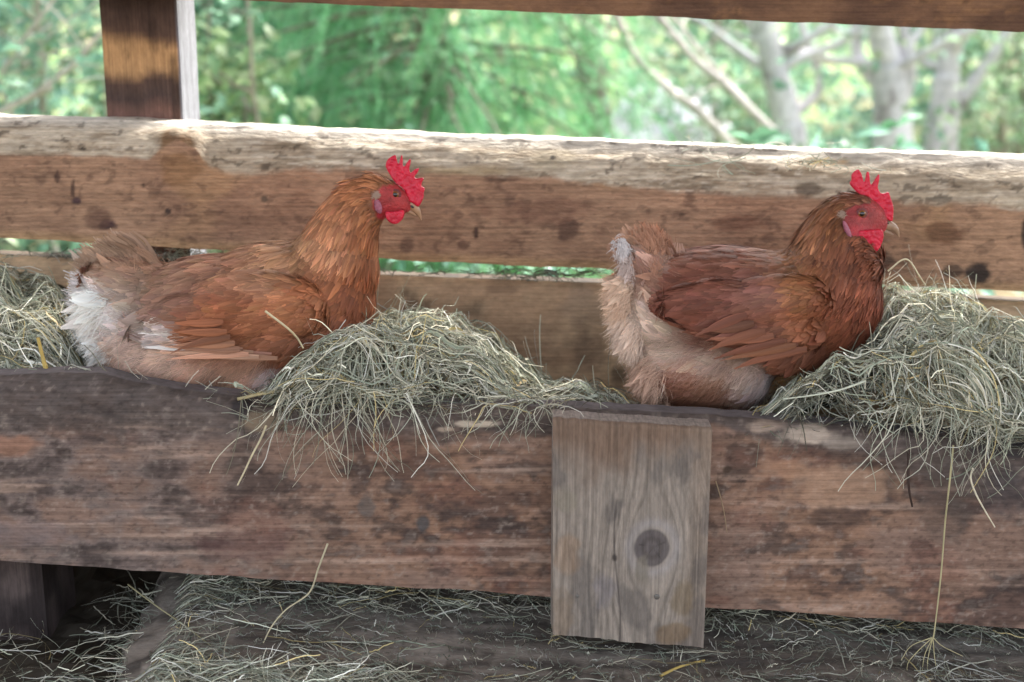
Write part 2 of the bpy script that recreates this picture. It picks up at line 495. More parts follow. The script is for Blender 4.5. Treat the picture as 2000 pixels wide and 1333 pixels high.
# --- thick rail behind the hens, with a waney bark edge
RL_Y, RL_T = 0.16, 0.075
RT = ([-800, -320, 0, 200, 500, 1000, 1500, 2000, 2320, 2800], [194, 214, 228, 234, 248, 271, 291, 308, 320, 340])
RW = ([-800, -320, 0, 150, 290, 310, 345, 385, 410, 480, 560, 700, 830, 1000, 1200, 1400, 1600, 1800, 2000, 2320, 2800], [284, 298, 302, 308, 322, 300, 276, 300, 336, 352, 340, 338, 345, 350, 370, 385, 392, 404, 414, 425, 442])
RB = ([-800, -320, 0, 160, 400, 740, 1180, 1730, 2000, 2320, 2800], [436, 455, 464, 474, 486, 506, 526, 556, 571, 588, 613])
def col_rail(px, py, tt, V):
    q = np.stack([V[..., 0] * 10, V[..., 1] * 10, V[..., 2] * 16], -1)
    a = fbm(q, 31, 5); b = fbm(q * 4, 32, 4); g = fbm(np.stack([V[..., 0] * 5, 0 * px, V[..., 2] * 260], -1), 33, 2)
    face = np.ones(px.shape + (3,)) * lin((138, 108, 88))
    face = mix(face, lin((114, 86, 70)), sstep(0.45, 0.65, a) * 0.7)
    face = mix(face, lin((150, 118, 88)), sstep(0.55, 0.7, fbm(q * 0.8 + 7, 34, 3)) * 0.5)
    face = mix(face, lin((84, 62, 52)), sstep(0.62, 0.74, b) * 0.6)
    qw = q + 0.35 * np.stack([fbm(q * 6, 301, 3), fbm(q * 6, 302, 3), fbm(q * 6, 303, 3)], -1)
    spots = sstep(0.66, 0.71, fbm(qw * 8, 35, 2))
    face = mix(face, lin((60, 44, 38)), spots * 0.38)
    face = mix(face, lin((156, 126, 88)), sstep(24, 4, np.interp(px, *RB) - py) * 0.4)
    face = face * np.array([1.34, 1.36, 1.30]) * (0.85 + 0.3 * g)[..., None]
    face = blobs(px, py, face, [(150, 392, 12, 9, (64, 48, 54), .9), (143, 370, 5, 22, (66, 48, 42), .8), (112, 345, 5, 14, (66, 48, 42), .8), (214, 440, 22, 12, (60, 42, 44), .9), (190, 425, 30, 26, (96, 70, 58), .7),
        (328, 412, 8, 7, (56, 46, 42), .9), (280, 362, 5, 5, (66, 50, 42), .8), (795, 478, 16, 20, (80, 60, 52), .6), (930, 455, 7, 14, (62, 44, 38), .9), (1110, 450, 24, 24, (84, 62, 52), .8), (905, 480, 12, 10, (80, 58, 48), .7),
        (1060, 415, 120, 30, (120, 86, 70), .5), (1845, 455, 40, 26, (98, 68, 50), .75), (1910, 536, 34, 24, (44, 38, 35), .95), (1860, 530, 22, 16, (62, 50, 42), .8), (1440, 435, 60, 16, (104, 72, 56), .6), (2005, 450, 12, 40, (48, 42, 38), .9),
        (515, 390, 10, 8, (72, 64, 54), .8), (1720, 510, 30, 20, (60, 50, 44), .7), (350, 330, 45, 40, (126, 92, 62), .6)], 90)
    f2 = fbm(np.stack([V[..., 0] * 14, V[..., 1] * 80, V[..., 2] * 120], -1), 36, 4)
    wane = np.ones_like(face) * lin((176, 160, 138))
    wane = mix(wane, lin((140, 124, 104)), sstep(0.48, 0.66, f2) * 0.85)
    f3 = fbm(np.stack([V[..., 0] * 60 + 3 * a, V[..., 1] * 330, V[..., 2] * 420], -1), 39, 3)
    wane = mix(wane, lin((120, 102, 82)), sstep(.54, .70, f3) * .6)
    wane = mix(wane, lin((214, 202, 184)), sstep(.46, .32, f3) * .45)
    wane = mix(wane, lin((200, 186, 166)), sstep(0.50, 0.40, f2) * 0.5)
    wane = mix(wane, lin((158, 142, 120)), sstep(0.45, 0.62, a) * 0.6)
    wane = mix(wane, lin((206, 198, 186)), sstep(0.6, 1.0, tt) * 0.7)  # whitened towards the top, skylight painted into the wood colour
    wane = mix(wane, lin((70, 60, 50)), sstep(0.67, 0.73, fbm(qw * np.array([4, 9, 9]), 37, 2)) * 0.6)
    wane = blobs(px, py, wane, [(350, 292, 44, 34, (116, 86, 58), .9), (1580, 372, 34, 14, (84, 72, 60), .75), (1600, 318, 60, 10, (160, 128, 84), .7), (1080, 315, 60, 26, (164, 150, 126), .6), (164, 294, 8, 4, (50, 42, 36), .9), (1080, 312, 6, 5, (50, 42, 36), .9), (900, 338, 90, 12, (160, 138, 104), .6)], 120)
    edge = np.where(tt > 0, tt * 30 + 4 * (fbm(q * 5, 38, 3) - 0.5), 0)
    return mix(face, wane, sstep(0.0, 4.0, edge))
xr = np.arange(-800, 2801, 4.0)
rj = (fbm(np.stack([xr / 30, 0 * xr, 0 * xr], -1), 41, 4) - 0.5)
tag(timber('back_rail', xr, np.interp(xr, *RT) + rj * 5, np.interp(xr, *RB), RL_Y, RL_T, col_rail, M_WANE, wane=np.interp(xr, *RW) + rj * 12, rows=60, seed=4, rough=0.0016),
    'thick brown rail with a pale rough bark edge on top, running behind both hens', 'rail')

# --- plank under the rail (back of the trough)
def col_back(px, py, tt, V):
    q = np.stack([V[..., 0] * 9, V[..., 1] * 9, V[..., 2] * 16], -1)
    a = fbm(q, 51, 5); b = fbm(q * 2.5, 52, 5); g = fbm(np.stack([V[..., 0] * 5, 0 * px, V[..., 2] * 240], -1), 53, 2)
    col = np.ones(px.shape + (3,)) * lin((204, 172, 136))
    col = mix(col, lin((160, 128, 100)), sstep(0.45, 0.62, a) * 0.7)
    col = mix(col, lin((190, 164, 130)), sstep(0.55, 0.68, b) * 0.5)
    col = mix(col, lin((76, 62, 52)), sstep(0.60, 0.7, b) * 0.6)
    col = col * (0.8 + 0.4 * g)[..., None]
    col = blobs(px, py, col, [(1150, 600, 60, 40, (150, 128, 108), .6), (1110, 640, 110, 46, (166, 138, 110), .5), (1150, 680, 40, 40, (110, 90, 76), .5), (980, 560, 40, 10, (120, 94, 74), .6)], 130)
    col = mix(col, lin((46, 38, 34)) * np.ones_like(col), sstep(850, 960, py + 60 * (a - .5)) * .92)  # lower part painted dark, standing in for shade in the hollow
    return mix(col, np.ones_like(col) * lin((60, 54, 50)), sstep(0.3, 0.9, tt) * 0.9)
xb = np.arange(-800, 2801, 6.0)
BB = ([-800, -320, 0, 150, 740, 1180, 1730, 2000, 2320, 2800], [470, 490, 502, 510, 542, 558, 578, 594, 610, 634])
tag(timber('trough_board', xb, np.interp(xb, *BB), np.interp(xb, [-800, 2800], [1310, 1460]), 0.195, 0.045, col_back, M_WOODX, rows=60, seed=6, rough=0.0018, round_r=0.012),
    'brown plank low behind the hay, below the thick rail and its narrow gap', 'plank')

# --- upper rail
def col_up(px, py, tt, V):
    q = np.stack([V[..., 0] * 9, V[..., 1] * 9, V[..., 2] * 20], -1)
    a = fbm(q, 61, 5); b = fbm(q * 4, 62, 4)
    col = mix(np.ones(px.shape + (3,)) * lin((120, 90, 68)), lin((84, 62, 50)), sstep(0.4, 0.62, a) * 0.8)
    col = mix(col, lin((140, 104, 72)), sstep(0.58, 0.7, b) * 0.5)
    return mix(col, lin((48, 36, 30)) * np.ones_like(col), sstep(0.68, 0.74, b) * 0.5)
tag(timber('upper_rail', xb, np.interp(xb, [-800, 2800], [-304, -161]), np.interp(xb, [-800, 360, 440, 2000, 2800], [-51, -6, 0, 62, 94]), RL_Y - 0.005, 0.06, col_up, M_WOODX, rows=40, seed=8),
    'dark brown rail crossing the top of the opening in front of the trees', 'rail')

# --- upright post behind the rails
def box_mesh(name, x0, x1, y0, y1, z0, z1, colf, mat, nx=24, nz=160, lean=0.0, seed=0):
    """upright beam with subdivided, slightly rough faces; colf(x01, z01, side)"""
    per = [(x0 + (x1 - x0) * i / nx, y0, 0) for i in range(nx)] + [(x1, y0 + (y1 - y0) * i / 8, 1) for i in range(8)] \
        + [(x1 - (x1 - x0) * i / nx, y1, 2) for i in range(nx)] + [(x0, y1 - (y1 - y0) * i / 8, 3) for i in range(8)]
    per = np.array(per); z = np.linspace(z0, z1, nz)
    V = np.zeros((nz, len(per), 3)); V[..., 0] = per[:, 0]; V[..., 1] = per[:, 1]; V[..., 2] = z[:, None]
    cx, cy = (x0 + x1) / 2, (y0 + y1) / 2
    q = V * np.array([60, 60, 9]) + seed
    d = fbm(q, seed, 4) - 0.5
    V[..., 0] += np.sign(V[..., 0] - cx) * d * 0.003 + lean * (V[..., 2] - z0)
    V[..., 1] += np.sign(V[..., 1] - cy) * d * 0.003
    side = np.broadcast_to(per[:, 2], V.shape[:2])
    col = colf(V, side)
    i = np.arange(nz * len(per)).reshape(nz, -1); j = np.roll(i, -1, 1)
    F = np.stack([i[:-1], j[:-1], j[1:], i[1:]], -1).reshape(-1, 4).tolist() + [i[0][::-1].tolist(), i[-1].tolist()]
    me = make_mesh(name, V.reshape(-1, 3), F, col.reshape(-1, 3), True)
    me.set_sharp_from_angle(angle=R(45))
    return link(name, me, mat)
PY0 = RL_Y + RL_T + 0.003
pa, pb_ = P(203, 130, PY0)[0], P(352, 130, PY0)[0]
zA = lambda y: P(280, y, PY0)[2]
def col_post(V, side):
    q = V * np.array([20, 20, 9.0])
    a = fbm(q, 71, 5); b = fbm(V * np.array([120, 120, 10]), 72, 3)
    z = V[..., 2] + (a - .5) * 0.05
    zz = np.array([0.0, zA(235), zA(200), zA(165), zA(140), zA(95), zA(72), zA(-20), 3])
    cc = np.array([lin(c) for c in [(96, 72, 60), (104, 76, 66), (62, 50, 46), (70, 54, 46), (150, 116, 80), (146, 112, 76), (74, 56, 46), (58, 50, 48), (80, 64, 54)]])
    col = np.stack([np.interp(z, zz, cc[:, k]) for k in range(3)], -1)
    col = col * 1.45 * (0.65 + 0.7 * b)[..., None]
    col = mix(col, lin((52, 40, 34)), sstep(0.56, 0.68, fbm(q * 2.2, 73, 4)) * 0.6)
    pale = np.ones_like(col) * lin((126, 126, 132)) * (0.8 + 0.35 * b)[..., None]  # outer faces tinted paler: light from outside put into the colour
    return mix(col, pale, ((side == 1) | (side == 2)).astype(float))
tag(box_mesh('wooden_post', pa, pb_, PY0, PY0 + 0.10, 0.0, 2.6, col_post, M_WOODZ, nz=420, seed=12), 'dark stained upright post with a pale outer edge, standing behind the thick rail', 'post')

# --- below the front board
def col_low(px, py, tt, V):
    q = np.stack([V[..., 0] * 8, V[..., 1] * 20, V[..., 2] * 20], -1)
    a = fbm(q, 81, 5); b = fbm(q * np.array([1, 4, 4]) + 5, 82, 4); s = fbm(q * 10, 83, 3)
    col = np.ones(px.shape + (3,)) * lin((134, 124, 114))
    col = mix(col, lin((94, 85, 77)), sstep(0.42, 0.62, a) * 0.8)
    col = mix(col, lin((122, 116, 112)), sstep(0.56, 0.7, b) * 0.5)
    col = mix(col, lin((60, 53, 48)), sstep(0.50, 0.66, b + 0.4 * (s - .5)) * 0.75)
    return mix(col, lin((150, 142, 130)), sstep(0.66, 0.75, s) * 0.4)
def lower_beam():
    # a slanting weathered plank whose face leans back under the front board
    L0, L1, n, m = P(190, 1250, -0.28)[0], 1.3, 420, 50
    x = np.linspace(L0, L1, n)
    zt = P(1230, 1276, -0.19)[2] + .0075
    prof = [(0.15, zt - 0.06)] + [(0.15 - 0.59 * t, zt - 0.035 * (-.25 + .59 * t) / .34) for t in np.linspace(0, 1, m)] + [(-0.44, zt - 0.09), (-0.2, zt - 0.09)]
    prof = np.array(prof)
    V = np.zeros((n, len(prof), 3)); V[..., 0] = x[:, None]; V[..., 1] = prof[:, 0]; V[..., 2] = prof[:, 1] - (x[:, None] + 0.0) * 0.055
    e = np.clip((x - L0) / 0.06, 0, 1)
    shrink = (1 - np.sqrt(np.clip(1 - (1 - e) ** 2, 0, 1)))[:, None]
    V[..., 2] -= shrink * 0.035
    d = fbm(V * np.array([10, 45, 45]), 84, 4) - .5
    d2 = fbm(V * np.array([60, 110, 110]), 85, 4) - .5
    V[..., 2] += d * 0.014 + d2 * .006
    V[..., 0] += (shrink > 0) * (fbm(V * 50, 86, 3) - .5) * .03
    col = col_low(V[..., 0] * 1667 + 1000, V[..., 2] * 0, V[..., 2] * 0, V)
    i = np.arange(n * len(prof)).reshape(n, -1); j = np.roll(i, -1, 1)
    F = np.stack([i[:-1], i[1:], j[1:], j[:-1]], -1).reshape(-1, 4)[:, ::-1].tolist() + [i[0].tolist(), i[-1][::-1].tolist()]
    me = make_mesh('slanting_plank', V.reshape(-1, 3), F, col.reshape(-1, 3), True)
    return link('slanting_plank', me, M_WOODX), zt
lowb, LZT = lower_beam()
tag(lowb, 'dirty grey plank littered with hay, lying under the front plank of the trough', 'plank')
def low_surface(x, Y):
    t = np.clip((-0.10 - Y) / 0.34, -.8, 1)
    return LZT - 0.035 * t - x * 0.055
def low_Y(px, py):
    Y = -0.2
    for _ in range(40):
        p = P(px, py, Y); Y -= np.clip((low_surface(p[0], Y) + .004 - p[2]) * 1.6, -.03, .03)
    return float(Y)
def col_stub(V, side):
    q = V * np.array([25, 25, 12.0])
    a = fbm(q, 91, 5)
    return mix(np.ones(V.shape[:-1] + (3,)) * lin((88, 76, 72)), lin((50, 42, 40)), sstep(0.4, 0.6, a))
sx0, sx1 = P(-60, 1180, -0.105)[0], P(88, 1180, -0.105)[0]
tag(box_mesh('wooden_post', sx0, sx1, -0.105, 0.0, 0.0, P(0, 1100, -0.105)[2] + 0.10, col_stub, M_WOODZ, nx=14, nz=120, seed=14), 'short dark post supporting the front plank beside the dark hollow', 'post')

def col_bot(V, side): return np.ones(V.shape) * lin((60, 50, 44)) * (.6 + .8 * fbm(V * 20, 3, 3))[..., None]
def trough_floor():
    zf = P(1000, 1130, FB_Y)[2]
    n = 120; x = np.linspace(-1.05, 1.05, n)
    sec = np.array([(-.108, .03), (.190, .03), (.190, .055), (-.108, .055)])
    V = np.zeros((n, 4, 3)); V[..., 0] = x[:, None]; V[..., 1] = sec[:, 0]; V[..., 2] = zf + sec[:, 1] - x[:, None] * .055
    i = np.arange(n * 4).reshape(n, 4); j = np.roll(i, -1, 1)
    F = np.stack([i[:-1], j[:-1], j[1:], i[1:]], -1).reshape(-1, 4).tolist() + [i[0].tolist(), i[-1][::-1].tolist()]
    o = link('trough_floor', make_mesh('trough_floor', V.reshape(-1, 3), F, col_bot(V, 0).reshape(-1, 3), False), M_WOODX)
    return tag(o, kind='structure')
trough_floor()

# ------------------------------------------------------------------ hay
HAYC = 1.12 * np.array([lin(c) for c in [(190, 188, 170), (158, 160, 142), (202, 196, 174), (134, 138, 120), (218, 216, 204), (176, 178, 160), (112, 108, 92), (150, 158, 140), (204, 186, 134)]])
HAYP = np.array([.16, .15, .12, .13, .11, .11, .10, .09, .03])
def front_top_z(x):
    px = x / 0.000545 + 1000
    return P(px, np.interp(px, FB_TOPX, FB_TOPY), FB_Y)[..., 2]

class Mound:
    def __init__(s, near, far, x0, x1):
        s.nx, s.ny = np.array(near, float).T; s.fx, s.fy = np.array(far, float).T
        s.x0, s.x1 = x0, x1
        s.Yn, s.Yf = -0.10, 0.07
    def Ymin(s, x):
        px = x / 0.00056 + 1000
        return np.where(px < 470, -0.112, np.where((px > 1090) & (px < 1500) & (rng.random(len(x)) < .9), -0.113, -9.0))
    def surf(s, x, Y):
        """height of the pile; beyond the front board's face it becomes a drop"""
        pxn = 1000 + x / ((s.Yn - CAM[1]) / 0.99) * F_PX
        pxf = 1000 + x / ((s.Yf - CAM[1]) / 0.99) * F_PX
        zn = P(pxn, np.interp(pxn, s.nx, s.ny), s.Yn)[..., 2]
        zf = P(pxf, np.interp(pxf, s.fx, s.fy), s.Yf)[..., 2]
        t = np.clip((Y - s.Yn) / (s.Yf - s.Yn), 0, 1)
        t = t ** 0.8
        z = zn * (1 - t) + zf * t + 0.050 * (fbm(np.stack([x * 15, Y * 15, 0 * x], -1), 77, 3) - .5) + 0.030 * (vnoise(np.stack([x * 48, Y * 48, 0 * x], -1), 78) - .5) - .017
        z = z - np.clip(Y - s.Yf, 0, 1) * 0.25
        zb = front_top_z(x) + 0.004
        ft = sstep(s.Yn, -0.145, Y)
        z = z * (1 - ft) + np.maximum(zb, zb * 0.65 + z * 0.35) * ft
        return z
    def map(s, x, Y, off):
        edge = FB_Y - 0.004
        over = np.clip(edge - Y, 0, None)
        Yc = np.maximum(Y, edge)
        z = s.surf(x, Yc) + off
        k = np.clip(over / 0.02, 0, 1)
        z = z - over - k * 0.004
        return np.stack([x, Yc - 0.004 - np.clip(off, 0, .02) * 0.7 - k * 0.004, z], -1)

def hay_strands(md, n, L=(0.04, 0.13), wid=(0.0005, 0.0014), off=(-0.012, 0.016), Yr=(-0.15, 0.12), curl=7, up=0.0, colmul=1.0, xr=None, dens=None, K=9, ang=None):
    x0, x1 = xr or (md.x0, md.x1)
    x = rng.uniform(x0, x1, n); Y = rng.uniform(Yr[0], Yr[1], n)
    if dens is not None:
        keep = rng.random(n) < dens(x, Y)
        x, Y = x[keep], Y[keep]; n = len(x)
    th = rng.uniform(0, 2 * np.pi, n) if ang is None else rng.normal(ang[0], ang[1], n)
    ln = rng.uniform(L[0], L[1], n) * rng.uniform(0.5, 1, n)
    cv = rng.normal(0, curl, n)
    t = np.linspace(-0.5, 0.5, K)
    s = ln[:, None] * t
    a = th[:, None] + cv[:, None] * s + rng.normal(0, 0.03, (n, K)).cumsum(1)
    kink = (rng.random(n) < 0.25)[:, None] * (t[None] > rng.uniform(-.3, .3, n)[:, None]) * rng.normal(0, 0.9, n)[:, None]
    a = a + kink
    dx = np.cos(a); dY = np.sin(a)
    step = (ln / (K - 1))[:, None]
    X = x[:, None] + np.cumsum(dx * step, 1) - np.sum(dx * step, 1, keepdims=True) / 2
    YY = Y[:, None] + np.cumsum(dY * step * 0.85, 1) - np.sum(dY * step * 0.85, 1, keepdims=True) / 2
    YY = np.clip(YY, md.Ymin(x)[:, None], 0.186)
    o = rng.uniform(off[0], off[1], n)[:, None] + up * np.abs(rng.normal(0, 1, n))[:, None] * (t[None] + .5) ** 1.5 + rng.normal(0, .0009, (n, K))
    Cn = md.map(X, YY, o)
    T = unit(np.gradient(Cn, axis=1))
    rv = unit(rng.normal(0, 1, (n, 1, 3)) + np.array([0, 0.0, 0]))
    S = unit(np.cross(T, np.broadcast_to(rv, T.shape)))
    W = rng.uniform(wid[0], wid[1], n)[:, None] * (0.55 + 0.45 * np.cos(t * 2.6))[None]
    c = HAYC[rng.choice(len(HAYC), n, p=HAYP)] * np.exp(rng.normal(-.06, .36, (n, 1))) * colmul
    return ribbons(Cn, W, S, c)

def hay_base(md, nx=150, nY=50):
    x = np.linspace(md.x0, md.x1, nx); Y = np.linspace(-0.105, 0.185, nY)
    X, YY = np.meshgrid(x, Y)
    Z = md.surf(X, YY) - 0.016 + 0.02 * (fbm(np.stack([X * 40, YY * 40, 0 * X], -1), 5, 3) - 0.5)
    V = np.stack([X, YY, Z], -1)
    i = np.arange(nx * nY).reshape(nY, nx)
    F = np.stack([i[:-1, :-1], i[:-1, 1:], i[1:, 1:], i[1:, :-1]], -1).reshape(-1, 4)
    g = fbm(np.stack([X * 200, YY * 200, 0 * X], -1), 6, 3)[..., None]
    return V.reshape(-1, 3), F, (lin((70, 66, 54)) * (0.4 + g)).reshape(-1, 3)  # base tinted dark, painting the shade between strands

def pxx(px, Y=0.0): return float(P(px, 700, Y)[0])

mid = Mound([(380, 792), (440, 782), (480, 774), (540, 740), (600, 700), (680, 668), (760, 668), (850, 690), (930, 712), (1000, 745), (1060, 765), (1150, 785), (1260, 808), (1500, 830)],
            [(380, 800), (560, 740), (680, 665), (720, 618), (800, 606), (890, 604), (950, 634), (1000, 698), (1060, 738), (1120, 752), (1200, 764), (1260, 796), (1500, 820)], pxx(400), pxx(1330))
rgt = Mound([(1380, 825), (1470, 808), (1520, 760), (1600, 712), (1700, 668), (1760, 655), (1850, 675), (1950, 720), (2100, 745), (2400, 760)],
            [(1380, 820), (1600, 730), (1700, 610), (1730, 556), (1800, 562), (1900, 585), (1960, 606), (2000, 630), (2400, 660)], pxx(1430), pxx(2330))
lft = Mound([(-400, 690), (0, 732), (100, 738), (200, 752), (300, 775), (520, 795)],
            [(-400, 490), (0, 512), (60, 535), (120, 600), (180, 690), (240, 748), (520, 790)], pxx(-330), pxx(470))

def over_mid(x, Y):   # where strands may spill over the front board
    px = x / 0.00057 + 1000
    m = np.exp(-((px - 690) / 160) ** 4) + 0.25 * np.exp(-((px - 1000) / 90) ** 2)
    return np.where(Y > -0.125, np.clip(0.25 + m, 0, 1), m * .5 * np.clip(1.1 - (-0.125 - Y) / 0.12, 0.05, 1))
def over_rgt(x, Y):
    px = x / 0.00057 + 1000
    m = sstep(1660, 1760, px)
    return np.where(Y > -0.12, np.clip(0.35 + m, 0, 1), m * np.clip(1.1 - (-0.125 - Y) / 0.10, 0.05, 1))
def over_lft(x, Y):
    return np.where(Y > -0.12, 1.0, 0.0)

def pile(name, md, n, dens, label, extra):
    parts = [hay_base(md),
             hay_strands(md, int(n * .8), off=(-0.022, -0.006), colmul=0.5),  # deep strands coloured darker as painted shade in the gaps
             hay_strands(md, n, dens=dens, Yr=(-0.17, 0.12)),
             hay_strands(md, n // 3, L=(0.06, 0.18), off=(0.0, 0.020), dens=dens, Yr=(-0.15, 0.12), wid=(0.0007, 0.0017), curl=6), hay_strands(md, n // 2, L=(0.012, 0.04), off=(0.0, 0.014), dens=dens, wid=(0.0006, 0.0020)), hay_strands(md, n // 14, L=(0.03, 0.10), off=(0.002, 0.016), dens=dens, wid=(0.0018, 0.0040), curl=5), hay_strands(md, n // 16, L=(0.02, 0.07), off=(0.0, 0.014), dens=dens, wid=(0.0014, 0.0030), curl=8, colmul=np.array([.62, .50, .34])),
             hay_strands(md, n // 7, L=(0.05, 0.14), off=(0.0, 0.010), up=0.026, curl=6, dens=dens, Yr=(-0.12, 0.12))] + extra
    V, F, c = merge(parts)
    me = make_mesh(name, V, F, c, False)
    return tag(link(name, me, M_HAY), label, 'hay', None, 'stuff')

def hang_strands(md, n, pxr, drop, seed=0):
    """strands that lie across the board's top and hang down its face"""
    px = rng.normal(pxr[0], pxr[1], n)
    x = (px - 1000) * 0.00054
    K = 14
    ln = rng.uniform(drop[0], drop[1], n) + 0.05
    t = np.linspace(0, 1, K)
    Y = -0.11 - ln[:, None] * t
    sway = rng.normal(0, 0.25, n)[:, None] * ln[:, None] * t + rng.normal(0, 0.5, n)[:, None] * ln[:, None] * t ** 2 * 0.6 + 0.012 * np.sin(t[None] * rng.uniform(2, 8, n)[:, None] + rng.uniform(0, 6, n)[:, None])
    Cn = md.map(x[:, None] + sway, Y, rng.uniform(0.0, 0.012, n)[:, None] + 0 * t)
    Cn[..., 1] -= 0.010 * np.sin(t * math.pi)[None] * rng.uniform(0, 1.2, n)[:, None]
    T = unit(np.gradient(Cn, axis=1))
    S = unit(np.cross(T, np.broadcast_to(unit(rng.normal(0, 1, (n, 1, 3)) + np.array([0, 1.2, 0])), T.shape)))
    W = rng.uniform(0.0006, 0.0015, n)[:, None] * (1 - 0.5 * t)[None]
    c = HAYC[rng.choice(len(HAYC), n, p=HAYP)] * rng.uniform(0.75, 1.15, (n, 1))
    return ribbons(Cn, W, S, c)

def arcs(cxpx, cypx, n, r=(40, 120), Y=(-0.17, -0.15), a0=(-0.5, 1.2), span=(0.8, 2.2), squash=1.0):
    """loosely coiled strands lying on the front of a pile"""
    K = 14
    rad = rng.uniform(*r, n) ; a = rng.uniform(*a0, n); sp = rng.uniform(*span, n)
    t = np.linspace(0, 1, K)
    th = a[:, None] + sp[:, None] * t
    px = cxpx + rng.normal(0, 10, n)[:, None] + rad[:, None] * np.cos(th) * rng.uniform(.8, 1.2, n)[:, None]
    py = cypx + rng.normal(0, 10, n)[:, None] + rad[:, None] * np.sin(th) * squash
    Yv = rng.uniform(*Y, n)[:, None] + rng.normal(0, .001, (n, K))
    Cn = P(px, py, Yv)
    T = unit(np.gradient(Cn, axis=1))
    S = unit(np.cross(T, np.broadcast_to(unit(rng.normal(0, 1, (n, 1, 3)) + np.array([0, 1.2, 0])), T.shape)))
    W = rng.uniform(0.0008, 0.0016, n)[:, None] * np.ones(K)
    c = HAYC[rng.choice(len(HAYC), n, p=HAYP)] * rng.uniform(0.8, 1.2, (n, 1))
    return ribbons(Cn, W, S, c)

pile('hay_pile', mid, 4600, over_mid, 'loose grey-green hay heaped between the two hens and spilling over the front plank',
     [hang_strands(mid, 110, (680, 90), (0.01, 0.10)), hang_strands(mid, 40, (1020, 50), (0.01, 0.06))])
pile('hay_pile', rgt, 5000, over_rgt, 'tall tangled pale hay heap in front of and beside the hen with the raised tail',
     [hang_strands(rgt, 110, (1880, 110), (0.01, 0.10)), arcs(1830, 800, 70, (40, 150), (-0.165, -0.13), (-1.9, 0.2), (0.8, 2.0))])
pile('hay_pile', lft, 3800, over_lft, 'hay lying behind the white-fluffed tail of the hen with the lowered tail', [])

# bedding under and behind the hens
bed = Mound([(-900, 775), (2900, 900)], [(-900, 740), (1000, 800), (2900, 870)], pxx(-780), pxx(2780))
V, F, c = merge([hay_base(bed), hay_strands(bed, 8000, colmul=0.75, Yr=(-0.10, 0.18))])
tag(link('hay_bedding', make_mesh('hay_bedding', V, F, c, False), M_HAY), 'thin dark hay bedding on the bottom of the trough under both hens', 'hay', None, 'stuff')

class Low(Mound):
    def __init__(s): s.x0, s.x1 = -0.75, 0.75
    def Ymin(s, x): return np.full(len(x), -9.0)
    def map(s, x, Y, off):
        z = low_surface(x, Y) + off + 0.004
        z = z - 0.022 * sstep(pxx(270, -.28), pxx(200, -.28), x)
        return np.stack([x, Y, z], -1)
low = Low()
TH = (0.0006, 0.0014)
def dl(x, Y): return sstep(.42, .60, fbm(np.stack([x * 13, Y * 13, 0 * x], -1), 55, 3)) * .9 + .06
XL = pxx(250, -.28)
def low_base():
    x = np.linspace(-.8, XL + .02, 60); Y = np.linspace(-.46, .18, 60)
    X, YY = np.meshgrid(x, Y)
    Z = low_surface(X, YY) - .020 - .05 * sstep(-.25, -.05, YY) + .03 * (fbm(np.stack([X * 30, YY * 30, 0 * X], -1), 5, 3) - .5)
    V = np.stack([X, YY, Z], -1); i = np.arange(X.size).reshape(X.shape)
    F = np.stack([i[:-1, :-1], i[:-1, 1:], i[1:, 1:], i[1:, :-1]], -1).reshape(-1, 4)
    g = fbm(np.stack([X * 150, YY * 150, 0 * X], -1), 6, 3)[..., None]
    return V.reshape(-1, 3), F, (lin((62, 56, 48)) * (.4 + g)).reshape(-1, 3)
lp = [low_base(),
      hay_strands(low, 1900, xr=(XL, .75), L=(0.02, 0.09), off=(0.0, 0.026), Yr=(-0.13, -0.03), colmul=.8, wid=TH),
      hay_strands(low, 1500, xr=(XL, .75), L=(0.02, 0.10), off=(0.0, 0.005), Yr=(-0.30, -0.08), wid=TH, colmul=.6, curl=6, dens=dl),
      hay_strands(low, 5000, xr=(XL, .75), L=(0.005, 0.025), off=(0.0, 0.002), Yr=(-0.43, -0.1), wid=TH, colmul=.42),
      hay_strands(low, 900, xr=(XL, -.10), L=(0.04, 0.12), off=(0.0, 0.012), Yr=(-0.34, -0.245), wid=TH),
      hay_strands(low, 120, xr=(-.1, .75), L=(0.04, 0.12), off=(0.0, 0.008), Yr=(-0.34, -0.235), wid=TH),
      hay_strands(low, 420, L=(0.04, 0.12), off=(-0.004, 0.014), Yr=(-0.36, -0.17), xr=(-0.75, XL + .03), wid=TH, colmul=.9),
      hay_strands(low, 160, L=(0.04, 0.12), off=(-0.02, 0.01), Yr=(-0.18, -0.05), xr=(XL - .10, XL + .05), wid=TH, colmul=.5),
      hay_strands(low, 520, xr=(XL - .05, XL + .06), L=(0.03, 0.11), off=(-0.012, 0.010), Yr=(-0.32, -0.06), wid=TH, colmul=.8),
      hay_strands(low, 30, xr=(XL, .75), L=(0.06, 0.13), off=(0.002, 0.010), Yr=(-0.30, -0.10), wid=(.001, .0017), curl=4)]
V, F, c = merge(lp)
tag(link('loose_hay', make_mesh('loose_hay', V, F, c, False), M_HAY), 'scattered hay wisps on the grey plank below the front board', 'hay', None, 'stuff')

